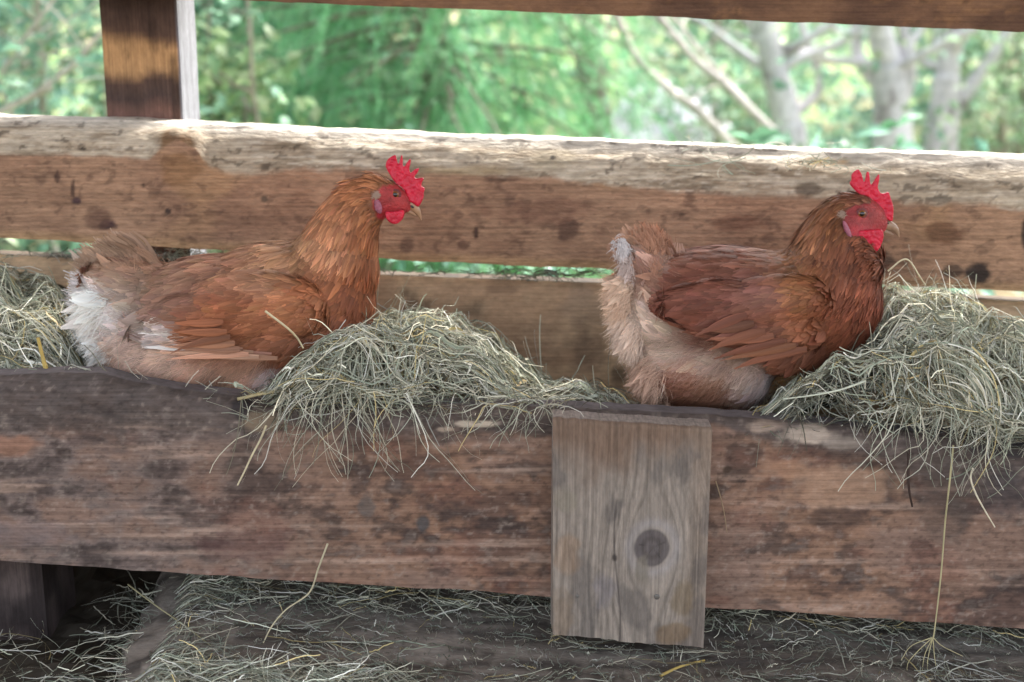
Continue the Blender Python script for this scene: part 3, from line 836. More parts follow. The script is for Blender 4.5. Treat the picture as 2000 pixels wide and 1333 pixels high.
# wisps caught on the rail and on the plank below the gap
def wisps(spec):
    parts = []
    for (cx, cy, n, rx, ry, Y, Ln, cm) in spec:
        K = 8
        px = cx + rng.normal(0, rx, n); py = cy + rng.normal(0, ry, n)
        th = rng.uniform(0, 6.28, n); ln = rng.uniform(.4, 1, n) * Ln; cvv = rng.normal(0, 1.2, n)
        t = np.linspace(-.5, .5, K)
        a = th[:, None] + cvv[:, None] * t
        Cn = P(px[:, None] + np.cos(a) * ln[:, None] * t, py[:, None] + np.sin(a) * ln[:, None] * t * 0.5, Y + rng.normal(0, .004, (n, 1)))
        T = unit(np.gradient(Cn, axis=1)); S = unit(np.cross(T, np.broadcast_to(unit(rng.normal(0, 1, (n, 1, 3)) + np.array([0, 1.2, 0])), T.shape)))
        c = HAYC[rng.choice(len(HAYC), n, p=HAYP)] * cm
        parts.append(ribbons(Cn, rng.uniform(.0006, .0014, n)[:, None] * np.ones(K), S, c))
    return merge(parts)
V, F, c = wisps([(1400, 320, 10, 40, 14, 0.148, 110, .9), (1590, 318, 40, 40, 7, 0.155, 60, .8), (1690, 330, 6, 30, 8, 0.15, 60, 1.), (1400, 285, 5, 80, 6, 0.185, 100, 1.1)])
tag(link('loose_hay', make_mesh('loose_hay', V, F, c, False), M_HAY), 'few hay wisps caught on the pale top edge of the thick rail', 'hay', None, 'stuff')
V, F, c = wisps([(1060, 536, 130, 70, 5, 0.21, 60, .45), (200, 500, 160, 90, 5, 0.205, 60, .6), (400, 500, 60, 40, 6, 0.205, 60, .8), (820, 532, 30, 60, 3, 0.21, 40, .4)])
tag(link('loose_hay', make_mesh('loose_hay', V, F, c, False), M_HAY), 'dark chaff and hay lying in the narrow gap under the thick rail', 'hay', None, 'stuff')

# single stalks one can pick out
def stalk(px_pts, Ys, width, col, label, branches=()):
    Ys = [low_Y(a, b) if y is None else y for (a, b), y in zip(px_pts, Ys)]
    pts = np.array([P(a, b, y) for (a, b), y in zip(px_pts, Ys)])
    path = crom(pts, 40)
    rad = np.linspace(width / 2, width / 3, 40)
    parts = [tube(path, rad, 6)]
    for br in branches:
        bp = np.array([P(a, b, Ys[-1] + 0.002) for (a, b) in br])
        parts.append(tube(crom(bp, 12), np.linspace(width / 3.5, width / 6, 12), 5))
    V, F, _ = merge(parts)
    cc = lin(col) * (0.8 + 0.4 * fbm(V * 120, 3, 2))[:, None]
    o = link('hay_stalk', make_mesh('hay_stalk', V, F, cc), M_HAY)
    return tag(o, label, 'stalk', 'single hay stalks')
yf = FB_Y - 0.012
stalk([(1862, 870), (1856, 930), (1846, 1020), (1838, 1120), (1826, 1225), (1822, 1250)], [-.17, yf - .01, yf, yf, yf - .01, yf - .012], .0022, (184, 174, 134), 'longest stalk, hanging down the front plank to a forked root end',
      [[(1822, 1245), (1790, 1275), (1772, 1300), (1776, 1335)], [(1822, 1245), (1806, 1280), (1800, 1320)], [(1822, 1245), (1826, 1290), (1834, 1325)], [(1822, 1245), (1780, 1262), (1760, 1290)], [(1822, 1245), (1812, 1290), (1812, 1340)], [(1822, 1245), (1840, 1262), (1880, 1282)]])
stalk([(1900, 915), (1896, 935), (1906, 965), (1925, 1000), (1943, 1030)], [yf, yf - .01, yf - .012, yf - .01, yf - .006], .0022, (226, 216, 190), 'short bright bent stalk beside the longest hanging stalk')
stalk([(520, 832), (508, 860), (492, 890), (478, 920), (464, 948)], [-.175, yf, yf - .004, yf - .006, yf - .004], .0024, (214, 202, 168), 'thick pale stalk dangling over the front plank below the lower-tailed hen')
stalk([(640, 1062), (622, 1110), (604, 1158), (560, 1190), (532, 1222), (514, 1256)], [-.175, -.180, -.182, -.184, -.186, None], .0022, (190, 180, 150), 'long kinked stalk leaning from the front plank onto the grey plank')
stalk([(250, 1142), (300, 1180), (360, 1222), (412, 1262)], [None, None, None, None], .0018, (168, 160, 124), 'straight thin stalk slanting across the dirty grey plank')
stalk([(1398, 940), (1412, 990), (1420, 1040), (1718, 1080)][:3], [yf, yf, yf], .0014, (150, 130, 104), 'fine brown stalk on the front plank close to the nailed grey board')
stalk([(518, 608), (560, 640), (580, 660), (592, 680)], [-.15, -.145, -.13, -.12], .0028, (216, 204, 168), 'pale straw leaning against the wing of the lower-tailed hen')
stalk([(1734, 530), (1762, 508), (1778, 512), (1796, 540), (1808, 558)], [-.02, -.02, -.015, -.01, 0.0], .0022, (214, 204, 172), 'arched stalk sticking up before the raised-tail hen and the rail')
stalk([(1775, 880), (1774, 920), (1776, 960), (1782, 990)], [yf, yf - .004, yf - .004, yf], .0032, (66, 52, 46), 'dark brown limp stalk on the front plank next to the longest stalk')
stalk([(1690, 745), (1640, 762), (1590, 772), (1530, 780)], [-.165, -.17, -.17, -.165], .0026, (206, 210, 190), 'broad pale blade lying low on the hay by the hen with raised tail')
stalk([(464, 780), (500, 772), (535, 766)], [-.16, -.15, -.14], .0042, (186, 174, 136), 'wide flat straw lying on the notch of the front plank')
stalk([(1290, 1320), (1330, 1302), (1376, 1290)], [None, None, None], .0034, (190, 164, 96), 'golden flat blade lying at the foot of the nailed grey board')
stalk([(92, 728), (84, 700), (74, 660)], [-.12, -.11, -.11], .0060, (190, 164, 96), 'short golden leaf standing up in the hay near the white tail fluff')

# ------------------------------------------------------------------ hens
KPX = DIST / F_PX
def ell_union(name, ells, voxel=0.0055, smooth_it=8):
    bm = bmesh.new()
    for e in ells:
        cx, cy, a, b, rot, wy = e[:6]
        yo = e[6] if len(e) > 6 else 0.0
        yaw = e[7] if len(e) > 7 else 0.0
        c = P(cx, cy, -abs(yo) * KPX)
        M = Matrix.Translation(Vector((c[0], yo * KPX, c[2]))) @ Matrix.Rotation(R(yaw), 4, 'Z') @ Matrix.Rotation(R(rot), 4, 'Y') @ Matrix.Diagonal((a * KPX, wy * KPX, b * KPX, 1))
        bmesh.ops.create_icosphere(bm, subdivisions=4, radius=1.0, matrix=M)
    me = bpy.data.meshes.new(name); bm.to_mesh(me); bm.free()
    o = bpy.data.objects.new(name, me); C.objects.link(o)
    m = o.modifiers.new('r', 'REMESH'); m.mode = 'VOXEL'; m.voxel_size = voxel
    s = o.modifiers.new('s', 'SMOOTH'); s.iterations = smooth_it; s.factor = 0.5
    ev = o.evaluated_get(bpy.context.evaluated_depsgraph_get())
    out = bpy.data.meshes.new_from_object(ev)
    bpy.data.objects.remove(o); bpy.data.meshes.remove(me)
    return out

def mesh_np(me):
    me.calc_loop_triangles()
    n = len(me.vertices)
    V = np.empty(n * 3); me.vertices.foreach_get('co', V); V = V.reshape(-1, 3)
    N = np.empty(n * 3); me.vertices.foreach_get('normal', N); N = N.reshape(-1, 3)
    T = np.empty(len(me.loop_triangles) * 3, np.int32); me.loop_triangles.foreach_get('vertices', T)
    return V, N, T.reshape(-1, 3)

def sample(V, N, T, n):
    a, b, c = V[T[:, 0]], V[T[:, 1]], V[T[:, 2]]
    ar = np.linalg.norm(np.cross(b - a, c - a), axis=1)
    k = rng.choice(len(T), n, p=ar / ar.sum())
    u, v = rng.random(n), rng.random(n)
    f = u + v > 1; u[f], v[f] = 1 - u[f], 1 - v[f]
    w_ = 1 - u - v
    p = a[k] * w_[:, None] + b[k] * u[:, None] + c[k] * v[:, None]
    nn = unit(N[T[k, 0]] * w_[:, None] + N[T[k, 1]] * u[:, None] + N[T[k, 2]] * v[:, None])
    return p, nn

def pigment(px, py, spec, base, wob=None):
    """plumage colour from soft patches"""
    ws = np.full(px.shape, 0.04)[..., None]
    acc = ws * lin(base)
    for (cx, cy, r, c) in spec:
        rx, ry = r if isinstance(r, tuple) else (r, r)
        q = np.exp(-(((px - cx) / rx) ** 2 + ((py - cy) / ry) ** 2) * 1.6)[..., None]
        q = q ** 1.3
        acc = acc + q * lin(c); ws = ws + q
    return acc / ws

PROF_R = np.array([0.45, 0.88, 1.0, 0.92, 0.62, 0.12])
PROF_P = np.array([0.55, 0.95, 0.95, 0.72, 0.40, 0.04])
PROF_B = np.array([0.40, 0.72, 0.92, 1.0, 0.95, 0.55])
def feathers(p, n, d, L, W, col, *, blunt=False, tilt=0.16, curl=0.22, lift=0.001, pointed=0.0, edge=1.12, fold=0.25, droop=0.0, ns=5, K=5, grad=(.64, 1.16), rag=.06):
    """each feather is a vane of ns barb strips fanning from its shaft, so its rim is soft"""
    N = len(p)
    t = np.linspace(0, 1, K)
    d = unit(d - n * np.sum(d * n, 1, keepdims=True))
    side = np.cross(n, d)
    L = np.broadcast_to(L, (N,)); W = np.broadcast_to(W, (N,))
    ptd = np.broadcast_to(np.asarray(pointed, float), (N,))
    x6 = np.linspace(0, 1, 6)
    pr, pp_, pb = (np.interp(t, x6, q) for q in (PROF_R, PROF_P, PROF_B))
    pr = pr + .25 * t ** 3
    pf = pr[None] * (1 - ptd[:, None]) + pp_[None] * ptd[:, None]
    if blunt: pf = np.broadcast_to(pb + .1, (N, K))
    tl = np.broadcast_to(tilt, (N,)); cl = np.broadcast_to(curl, (N,))
    sj = np.linspace(-1, 1, ns)[None] * .82 + rng.normal(0, .06, (N, ns))
    lf = 1 - (.10 if blunt else .24) * sj ** 2 * (1 + .8 * ptd[:, None]) + rng.normal(0, rag, (N, ns))
    A = L[:, None, None] * lf[..., None] * t                       # N,ns,K along
    tt = np.clip(lf[..., None] * t, 0, 1.2)
    h = lift + L[:, None, None] * (tl[:, None, None] * tt - cl[:, None, None] * tt ** 2)
    half = (W[:, None] / 2 * pf)[:, None, :]
    lat = half * sj[..., None]
    bend = rng.normal(0, 0.08, N)[:, None, None] * L[:, None, None] * tt ** 2
    cen = p[:, None, None] + d[:, None, None] * A[..., None] + n[:, None, None] * (h - fold * half * sj[..., None] ** 2 + rng.normal(0, .00012, (N, ns, 1)))[..., None] + side[:, None, None] * (lat + bend)[..., None]
    cen[..., 2] -= droop * L[:, None, None] * tt ** 2
    wd = (W[:, None, None] / ns) * (1.15 - .75 * t ** 3) * .62
    wd = np.broadcast_to(wd, A.shape)
    V = np.stack([cen - side[:, None, None] * wd[..., None], cen + side[:, None, None] * wd[..., None]], 3)
    nrm = unit(n[:, None, None] + side[:, None, None] * (0.45 * sj)[..., None, None] + d[:, None, None] * (0.25 * (t - 0.3))[None, None, :, None])
    nrm = np.broadcast_to(nrm[:, :, :, None], V.shape)
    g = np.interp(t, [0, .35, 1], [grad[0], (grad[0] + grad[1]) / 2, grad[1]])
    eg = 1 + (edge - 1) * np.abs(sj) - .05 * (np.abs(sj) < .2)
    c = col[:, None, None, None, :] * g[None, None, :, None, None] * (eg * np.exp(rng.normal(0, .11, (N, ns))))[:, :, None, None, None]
    idx = np.arange(N * ns * K * 2).reshape(N, ns, K, 2)
    F = np.stack([idx[:, :, :-1, 0], idx[:, :, 1:, 0], idx[:, :, 1:, 1], idx[:, :, :-1, 1]], -1).reshape(-1, 4)
    return V.reshape(-1, 3), F, np.broadcast_to(c, V.shape).reshape(-1, 3), nrm.reshape(-1, 3)

def hairs(p, n, d, L, W, col, rise=0.25, spread=0.3, droop=0.0, K=4):
    N = len(p)
    d = unit(d - n * np.sum(d * n, 1, keepdims=True) + rng.normal(0, spread, (N, 3)) + n * rise)
    t = np.linspace(0, 1, K)
    cen = p[:, None] + d[:, None] * (L[:, None] * t)[..., None]
    cen = cen - n[:, None] * (L[:, None] * rise * 0.45 * t ** 2)[..., None]
    cen[..., 2] -= droop * L[:, None] * t ** 2
    cen = cen + rng.normal(0, 0.04, (N, 1, 3)) * (L[:, None] * t ** 2)[..., None]
    side = unit(np.cross(n, d))[:, None]
    Wd = W[:, None] * (1 - 0.75 * t)
    V = np.stack([cen + side * Wd[..., None] / 2, cen - side * Wd[..., None] / 2], 2)
    idx = np.arange(N * K * 2).reshape(N, K, 2)
    F = np.stack([idx[:, :-1, 0], idx[:, :-1, 1], idx[:, 1:, 1], idx[:, 1:, 0]], -1).reshape(-1, 4)
    c = np.broadcast_to(col[:, None, None, :] * (0.90 + 0.18 * t)[None, :, None, None], V.shape)
    nr = np.broadcast_to(unit(n)[:, None, None, :], V.shape)
    return V.reshape(-1, 3), F, c.reshape(-1, 3), nr.reshape(-1, 3)

def cards(name, parts, mat, parent, O):
    V, F, c, n, b = [], [], [], [], 0
    for q in parts:
        V.append(q[0] - O); F.append(q[1] + b); c.append(q[2]); n.append(q[3]); b += len(q[0])
    V, F, c, n = map(np.concatenate, (V, F, c, n))
    return link(name, make_mesh(name, V, F, c, True, n), mat, parent)

def blade(name, outline, O, y0, thick, col, mat, parent, taper=None, bev=0.45, K=4, dirv=None):
    """flat fleshy thing from a side outline, with its own thickness and rounded rim"""
    pts = np.array(outline, float)
    cu = bpy.data.curves.new(name, 'CURVE'); cu.dimensions = '2D'; cu.fill_mode = 'BOTH'
    sp = cu.splines.new('POLY')
    n = len(pts); pp = np.concatenate([pts[-1:], pts, pts[:2]])
    sm = []
    for i in range(1, n + 1):
        for f in np.linspace(0, 1, K, endpoint=False):
            a, b, c, d = pp[i - 1], pp[i], pp[i + 1], pp[(i + 2) if i + 2 < len(pp) else -1]
            tt = 0.6
            q = 0.5 * (2 * b + (c - a) * f * tt + (2 * a * tt - 2 * b * (3 - tt) / 1.0 + 0 * a) * 0) if False else b * (1 - f) + c * f
            sm.append(q)
    sm = np.array(sm)
    for _ in range(2):
        sm = 0.5 * sm + 0.25 * np.roll(sm, 1, 0) + 0.25 * np.roll(sm, -1, 0)
    W3 = P(sm[:, 0], sm[:, 1], -abs(y0)) - O
    sp.points.add(len(sm) - 1)
    sp.points.foreach_set('co', np.concatenate([W3[:, :1], W3[:, 2:], 0 * W3[:, :1], np.ones((len(sm), 1))], 1).ravel())
    sp.use_cyclic_u = True
    cu.extrude = thick * (0.5 - bev / 2); cu.bevel_depth = thick * bev / 2; cu.bevel_resolution = 3
    cu.offset = -thick * bev / 2
    o = bpy.data.objects.new(name, cu); C.objects.link(o)
    me = bpy.data.meshes.new_from_object(o.evaluated_get(bpy.context.evaluated_depsgraph_get()))
    bpy.data.objects.remove(o); bpy.data.curves.remove(cu)
    to = bpy.data.objects.new(name, me); C.objects.link(to)
    mr_ = to.modifiers.new('r', 'REMESH'); mr_.mode = 'VOXEL'; mr_.voxel_size = 0.0007
    ms_ = to.modifiers.new('s', 'SMOOTH'); ms_.iterations = 4
    me2 = bpy.data.meshes.new_from_object(to.evaluated_get(bpy.context.evaluated_depsgraph_get()))
    bpy.data.objects.remove(to); bpy.data.meshes.remove(me); me = me2; me.name = name
    V = np.empty(len(me.vertices) * 3); me.vertices.foreach_get('co', V); V = V.reshape(-1, 3)
    X, Z, T = V[:, 0].copy(), V[:, 1].copy(), V[:, 2].copy()
    if taper is not None:
        T = T * taper(X + O[0], Z + O[2])
    nz = fbm(np.stack([X * 350, Z * 350, np.sign(T) * 5], -1), 3, 3) - 0.5
    V2 = np.stack([X, y0 - O[1] + T + np.clip(T / (thick * .3), -1, 1) * nz * thick * 0.30, Z], -1)
    me.vertices.foreach_set('co', V2.ravel())
    cc = np.ones((len(V2), 4), np.float32)
    cc[:, :3] = lin(col) * (0.76 + 0.48 * fbm(V2 * 110, 8, 3))[:, None]
    at = me.color_attributes.new('Col', 'FLOAT_COLOR', 'POINT'); at.data.foreach_set('color', cc.ravel())
    me.polygons.foreach_set('use_smooth', np.ones(len(me.polygons), bool))
    me.update()
    return link(name, me, mat, parent)

def blob_mesh(name, c, rad, rot, O, col, mat, parent, seg=20):
    bm = bmesh.new()
    M = Matrix.Translation(Vector(c - O)) @ Matrix.Rotation(R(rot), 4, 'Y') @ Matrix.Diagonal((*rad, 1))
    bmesh.ops.create_uvsphere(bm, u_segments=seg, v_segments=seg // 2 + 2, radius=1.0, matrix=M)
    me = bpy.data.meshes.new(name); bm.to_mesh(me); bm.free()
    if col is not None:
        V, _, _ = mesh_np(me)
        at = me.color_attributes.new('Col', 'FLOAT_COLOR', 'POINT')
        cc = np.ones((len(V), 4), np.float32); cc[:, :3] = lin(col) * (0.8 + 0.4 * fbm(V * 300, 2, 3))[:, None]
        at.data.foreach_set('color', cc.ravel())
    me.polygons.foreach_set('use_smooth', np.ones(len(me.polygons), bool))
    return link(name, me, mat, parent)

def build_hen(S):
    O = P(*S['base'], 0.0)
    me = ell_union('hen', S['ells'])
    V, N, T = mesh_np(me)
    fx, fy, frx, fry = S['face']
    def ppx(p):                     # photo pixel, as seen on the bird's flank
        return Q3(p)
    spine = np.array([P(a, b, 0) for a, b in S['spine']])
    sp_d = crom(spine, 60); sp_t = unit(np.gradient(sp_d, axis=0))
    def flow(p):
        d2 = np.sum((p[:, None, [0, 2]] - sp_d[None][:, :, [0, 2]]) ** 2, -1)
        w_ = 1 / (d2 + 0.0004) ** 2.0
        w_ /= w_.sum(1, keepdims=True)
        t = unit((w_[..., None] * sp_t[None]).sum(1))
        c = (w_[..., None] * sp_d[None]).sum(1)
        below = np.clip((c[:, 2] - p[:, 2]) / 0.09, -0.3, 1)
        t = t + np.array([0, 0, -1.0]) * (0.45 * np.clip(below, 0, 1))[:, None]
        t[:, 1] += np.sign(p[:, 1]) * 0.05
        wob = np.stack([fbm(p * 28 + 3, 61, 3), fbm(p * 28 + 13, 62, 3), fbm(p * 28 + 23, 63, 3)], -1) - 0.5
        return unit(t + wob * 0.9)
    def colour(p, var=0.13):
        px, py = ppx(p)
        wobx = (fbm(p * 35, 71, 3) - .5) * 60; woby = (fbm(p * 35 + 40, 72, 3) - .5) * 60
        c = pigment(px + wobx, py + woby, S['pig'], S['basecol'])
        n = len(p)
        c = c * np.exp(rng.normal(0, var, (n, 1))) * (1 + rng.normal(0, 0.03, (n, 3)))
        c = c * (0.55 + 0.9 * fbm(p * np.array([60, 60, 90]), 73, 4))[:, None]
        g_ = (c @ np.array([.3, .5, .2]))[:, None]
        return np.clip((g_ + (c - g_) * 0.92) * S.get('tone', .80), 0, 0.9)
    def face_mask(p):
        px, py = ppx(p)
        return (((px - fx) / frx) ** 2 + ((py - fy) / fry) ** 2 < 1) | ((px > S['face_x']) & (py < fy + fry))
    # body: one skin
    fm = face_mask(V)
    col = colour(V, 0.02) * 0.75
    px, py = ppx(V)
    skin = np.ones_like(col) * lin(S['skin']) * (0.35 + 1.4 * fbm(V * 190, 5, 3))[:, None]
    redder = sstep(fy - 5, fy + fry, py)[:, None]
    skin = skin * (1 - 0.6 * redder) + lin((186, 44, 62)) * 0.6 * redder
    col = np.where(fm[:, None], skin, col)
    cc = np.ones((len(V), 4), np.float32); cc[:, :3] = col
    me.vertices.foreach_set('co', (V - O).ravel().astype(np.float32))
    at = me.color_attributes.new('Col', 'FLOAT_COLOR', 'POINT'); at.data.foreach_set('color', cc.ravel())
    me.polygons.foreach_set('use_smooth', np.ones(len(me.polygons), bool))
    hen = link('hen', me, M_SKIN, None, O)
    tag(hen, S['label'], 'hen', 'hens in the trough')
    # plumage
    def pick(n, test):
        p, nn = sample(V, N, T, n)
        px, py = ppx(p)
        k = test(px, py) & ~face_mask(p)
        return p[k], nn[k], px[k], py[k]
    neck = lambda px, py: S['neck'](px, py)
    fl = S['fluff']
    isfl = lambda px, py: fl(px, py)
    parts = []
    p, n, px, py = pick(8500, lambda a, b: ~neck(a, b) & ~isfl(a, b))
    br = sstep(S['breast_x'] - 60, S['breast_x'] + 20, px)
    L = rng.uniform(0.016, 0.030, len(p)) * (1 - 0.25 * br); Wd = L * rng.uniform(0.45, 0.62, len(p))
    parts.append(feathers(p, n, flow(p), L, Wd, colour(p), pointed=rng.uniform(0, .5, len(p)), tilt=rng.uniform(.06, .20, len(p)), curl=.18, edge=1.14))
    p, n, px, py = pick(13000, neck)
    L = rng.uniform(0.018, 0.034, len(p)); hd = np.exp(-(((px - fx) / 60) ** 2 + ((py - fy) / 60) ** 2))
    L = L * (1 - 0.70 * hd); Wd = rng.uniform(0.0030, 0.0052, len(p)) * (1 - 0.45 * hd)
    c = colour(p, 0.16)
    tipl = (rng.random(len(p)) < S.get('hackle_light', .3))
    c = np.where(tipl[:, None], c * np.array([1.35, 1.38, 1.4]), c)
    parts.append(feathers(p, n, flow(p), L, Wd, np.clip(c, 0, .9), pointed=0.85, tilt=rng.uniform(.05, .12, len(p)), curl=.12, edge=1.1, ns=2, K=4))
    p, n, px, py = pick(3500, isfl)
    L = rng.uniform(0.018, 0.032, len(p)); c = colour(p, .07)
    parts.append(feathers(p, n, flow(p) + rng.normal(0, .15, p.shape), L, L * rng.uniform(.5, .7, len(p)), c, pointed=.3, tilt=.10, curl=.2, edge=1.05))
    p, n, px, py = pick(60000, isfl)
    parts.append(hairs(p, n, flow(p), rng.uniform(.010, .026, len(p)), np.full(len(p), .00055), colour(p, .12) * 1.05, rise=.55, spread=.35, droop=.2))
    p, n, px, py = pick(4000, lambda a, b: ~isfl(a, b))
    hd = np.exp(-(((px - fx) / 70) ** 2 + ((py - fy) / 60) ** 2))
    parts.append(hairs(p + n * .003, n, flow(p), rng.uniform(.007, .015, len(p)) * (1 - .6 * hd), np.full(len(p), .00045), colour(p, .15) * 1.05, rise=.30, spread=.18))
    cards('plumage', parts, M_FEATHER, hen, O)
    # wings: a thick folded shell of coverts with layered flight feathers
    for sgn in (-1, 1):
        wparts = []
        wm = ell_union('wing', [(*e[:6], sgn * e[6], -sgn * e[7]) for e in S['wing']], 0.0035, 4)
        wV, wN, wT = mesh_np(wm)
        bpy.data.meshes.remove(wm)
        wc = colour(wV, .02) * .8
        base = (wV, wT, wc, wN)
        p, n = sample(wV, wN, wT, 5000)
        k = (n[:, 1] * sgn > -0.25)
        p, n = p[k], n[k]
        px, py = ppx(p)
        L = rng.uniform(.015, .029, len(p)) * S.get('wl', 1.0); 
        wf = unit(np.array(S['wingdir'])[None] + 0.5 * (flow(p)) + rng.normal(0, .10, p.shape))
        wparts.append(feathers(p, n, wf, L, L * rng.uniform(.48, .66, len(p)), colour(p, .10), pointed=rng.uniform(0, .35, len(p)), tilt=rng.uniform(.05, .18, len(p)), curl=.17, edge=1.14))
        p, n = sample(wV, wN, wT, 900); k = n[:, 1] * sgn > -.2; p, n = p[k], n[k]
        wf = unit(np.array(S['wingdir'])[None] + 0.5 * flow(p))
        wparts.append(hairs(p + n * .004, n, wf, rng.uniform(.008, .018, len(p)), np.full(len(p), .0005), colour(p, .15), rise=.2, spread=.16))
        # long flight feathers
        q0 = np.array(S['flight']); q0 = np.concatenate([q0, q0 + np.array([-14, -5, .6, -14, -4])])            # (px, py, dir deg, length px, width px)
        m = len(q0)
        pp = P(q0[:, 0], q0[:, 1], -S['flight_y'] * KPX); pp[:, 1] = sgn * (S['flight_y'] * KPX + 0.0012 * np.arange(m)[::-1])
        dd = np.stack([-np.cos(np.radians(q0[:, 2])), np.full(m, -0.12 * sgn), -np.sin(np.radians(q0[:, 2]))], -1)
        nn = unit(np.tile(np.array([[0.0, sgn * 1.0, 0.22]]), (m, 1)))
        tipc = pp + dd * (q0[:, 3:4] * KPX * .1)
        wparts.append(feathers(pp, nn, dd, q0[:, 3] * KPX, q0[:, 4] * KPX, colour(tipc, .14) * .9, tilt=0.02, curl=0.06, fold=.14, edge=1.12, pointed=.2, ns=9, grad=(.72, 1.12), rag=.05))
        if 'wing_white' in S:
            w0 = np.array(S['wing_white'], float); m = len(w0)
            pp = P(w0[:, 0], w0[:, 1], -S['flight_y'] * KPX); pp[:, 1] = sgn * (S['flight_y'] * KPX - .003 - .001 * np.arange(m))
            dd = np.stack([-np.cos(np.radians(w0[:, 2])), np.full(m, -0.10 * sgn), -np.sin(np.radians(w0[:, 2]))], -1)
            wparts.append(feathers(pp, unit(np.tile(np.array([[0.0, sgn * 1.0, 0.2]]), (m, 1))), dd, w0[:, 3] * KPX, w0[:, 4] * KPX, np.tile(lin((236, 228, 220))[None], (m, 1)), tilt=.02, curl=.06, fold=.14, edge=1.06, pointed=.2, ns=11, grad=(.9, 1.05), rag=.03))
        # all as four-sided faces: turn the shell's triangles into degenerate-free quads list
        VV, FF, CC, NN, b = [], [], [], [], 0
        for q in wparts:
            VV.append(q[0] - O); FF.append(q[1] + b); CC.append(q[2]); NN.append(q[3]); b += len(q[0])
        Vc = np.concatenate([wV - O] + VV); Fl = wT.tolist() + (np.concatenate(FF) + len(wV)).tolist()
        mm = make_mesh('wing', Vc, Fl, np.concatenate([wc] + CC), True, np.concatenate([wN] + NN))
        link('wing', mm, M_FEATHER, hen)
    # tail: stiff feathers folded like a tent, with coverts and soft down under them
    tp = []
    for (bx, by, tx, ty, wpx, nf, yspr, cc_, crl) in S['tail']:
        for sgn in (-1, 1):
            f = np.linspace(0, 1, nf)
            ys = sgn * yspr * KPX * (0.15 + 0.85 * f) + rng.normal(0, .001, nf)
            p0 = P(bx + rng.normal(0, 6, nf), by + rng.normal(0, 6, nf), 0.0); p0[:, 1] = ys * 0.6
            p1 = P(tx + rng.normal(0, 9, nf), ty + rng.normal(0, 9, nf), 0.0); p1[:, 1] = ys * 1.2
            d = p1 - p0; Ln = np.linalg.norm(d, axis=1)
            nn = unit(np.tile(np.array([[0.0, sgn * 1.0, 0.12]]), (nf, 1)) + rng.normal(0, .05, (nf, 3)))
            colr = lin(cc_) * np.exp(rng.normal(0, .12, (nf, 1))) * np.ones((nf, 3)) * .78
            tp.append(feathers(p0, nn, d, Ln, np.full(nf, wpx * KPX) * rng.uniform(.85, 1.15, nf), np.clip(colr, 0, .85), tilt=0.04, curl=0.10, fold=.15, edge=1.1, blunt=True, droop=crl, ns=13, grad=(.85, 1.06), rag=.03))
    for (bx, by, tx, ty, wpx, nf, yspr, cc_, crl) in S['tail']:     # soft barbs over the stiff feathers
        m = 130
        f = rng.random(m) * .8; ys = -np.sign(rng.random(m) - .5) * (yspr * KPX * 1.2 + .004)
        p = P(bx + (tx - bx) * f + rng.normal(0, wpx * .3, m), by + (ty - by) * f + rng.normal(0, wpx * .3, m), -.01); p[:, 1] = ys
        nn = unit(np.stack([0 * f, np.sign(ys), .2 + 0 * f], -1)); dd = P(tx, ty, -.01) - P(bx, by, -.01)
        colr = lin(cc_) * np.exp(rng.normal(0, .15, (m, 1))) * np.ones((m, 3)) * .8
        tp.append(hairs(p, nn, unit(dd)[None] + 0 * p, rng.uniform(.005, .010, m), np.full(m, .0006), colr, rise=.08, spread=.12))
    for (cx, cy, rx, ry, yw, n_, dv, Lr, cc_) in S['down']:
        n_ = n_ * 3
        for sgn in (-1, 1):
            a = rng.uniform(0, 6.28, n_); r = np.sqrt(rng.random(n_))
            p = P(cx + rx * r * np.cos(a), cy + ry * r * np.sin(a), -yw * KPX * .5)
            p[:, 1] = sgn * yw * KPX * np.sqrt(np.clip(1 - r * r, 0, 1)) * rng.uniform(.3, 1, n_)
            nn = unit(np.stack([np.full(n_, dv[0] * .5), np.full(n_, sgn * 1.0), np.full(n_, .25)], -1) + rng.normal(0, .25, (n_, 3)))
            d = unit(np.array([dv[0], 0, dv[1]])[None] + rng.normal(0, .28, (n_, 3)))
            colr = np.clip(lin(cc_) * np.exp(rng.normal(0, .08, (n_, 1))) * np.ones((n_, 3)), 0, .85)
            L = rng.uniform(Lr * .5, Lr, n_) * KPX
            nh = n_ * 19 // 20
            tp.append(hairs(p[:nh], nn[:nh], d[:nh], L[:nh], np.full(nh, .0008), colr[:nh], rise=.15, spread=.2, droop=.15))
            tp.append(feathers(p[nh:], nn[nh:], d[nh:], L[nh:], L[nh:] * .4, colr[nh:], tilt=.15, curl=.2, pointed=.3, edge=1.04))
    cards('tail', tp, M_FEATHER, hen, O)
    # head furniture
    cb = S['comb']; cz = [P(a, b, 0)[2] for a, b in cb]
    z0, z1 = min(cz), max(cz)
    blade('comb', cb, O, 0.0, 0.0085, (200, 30, 58), M_COMB, hen, taper=lambda x, z: 1.25 - 0.75 * np.clip((z - z0) / (z1 - z0), 0, 1))
    for sgn in (-1, 1):
        blade('wattle', S['wattle'], O, sgn * S['wat_y'], 0.008, (192, 30, 56), M_COMB, hen)
        ex, ey = S['eye']
        ep = P(ex, ey, -.018); ep[1] = 0
        # put the eye on the head's surface
        hit = V[np.argmin(np.abs(V[:, 0] - ep[0]) + np.abs(V[:, 2] - ep[2]) + (V[:, 1] * sgn < 0) * 1.0)]
        yy = hit[1]
        lid = blob_mesh('eyelid', np.array([ep[0], yy - sgn * 0.0012, ep[2]]), (.0072, .0030, .0064), 0, O, S['lid'], M_SKIN, hen)
        eye = blob_mesh('eye', np.array([ep[0], yy + sgn * 0.0002, ep[2]]), (.0046, .0028, .0042), 0, O, None, M_EYE, hen)
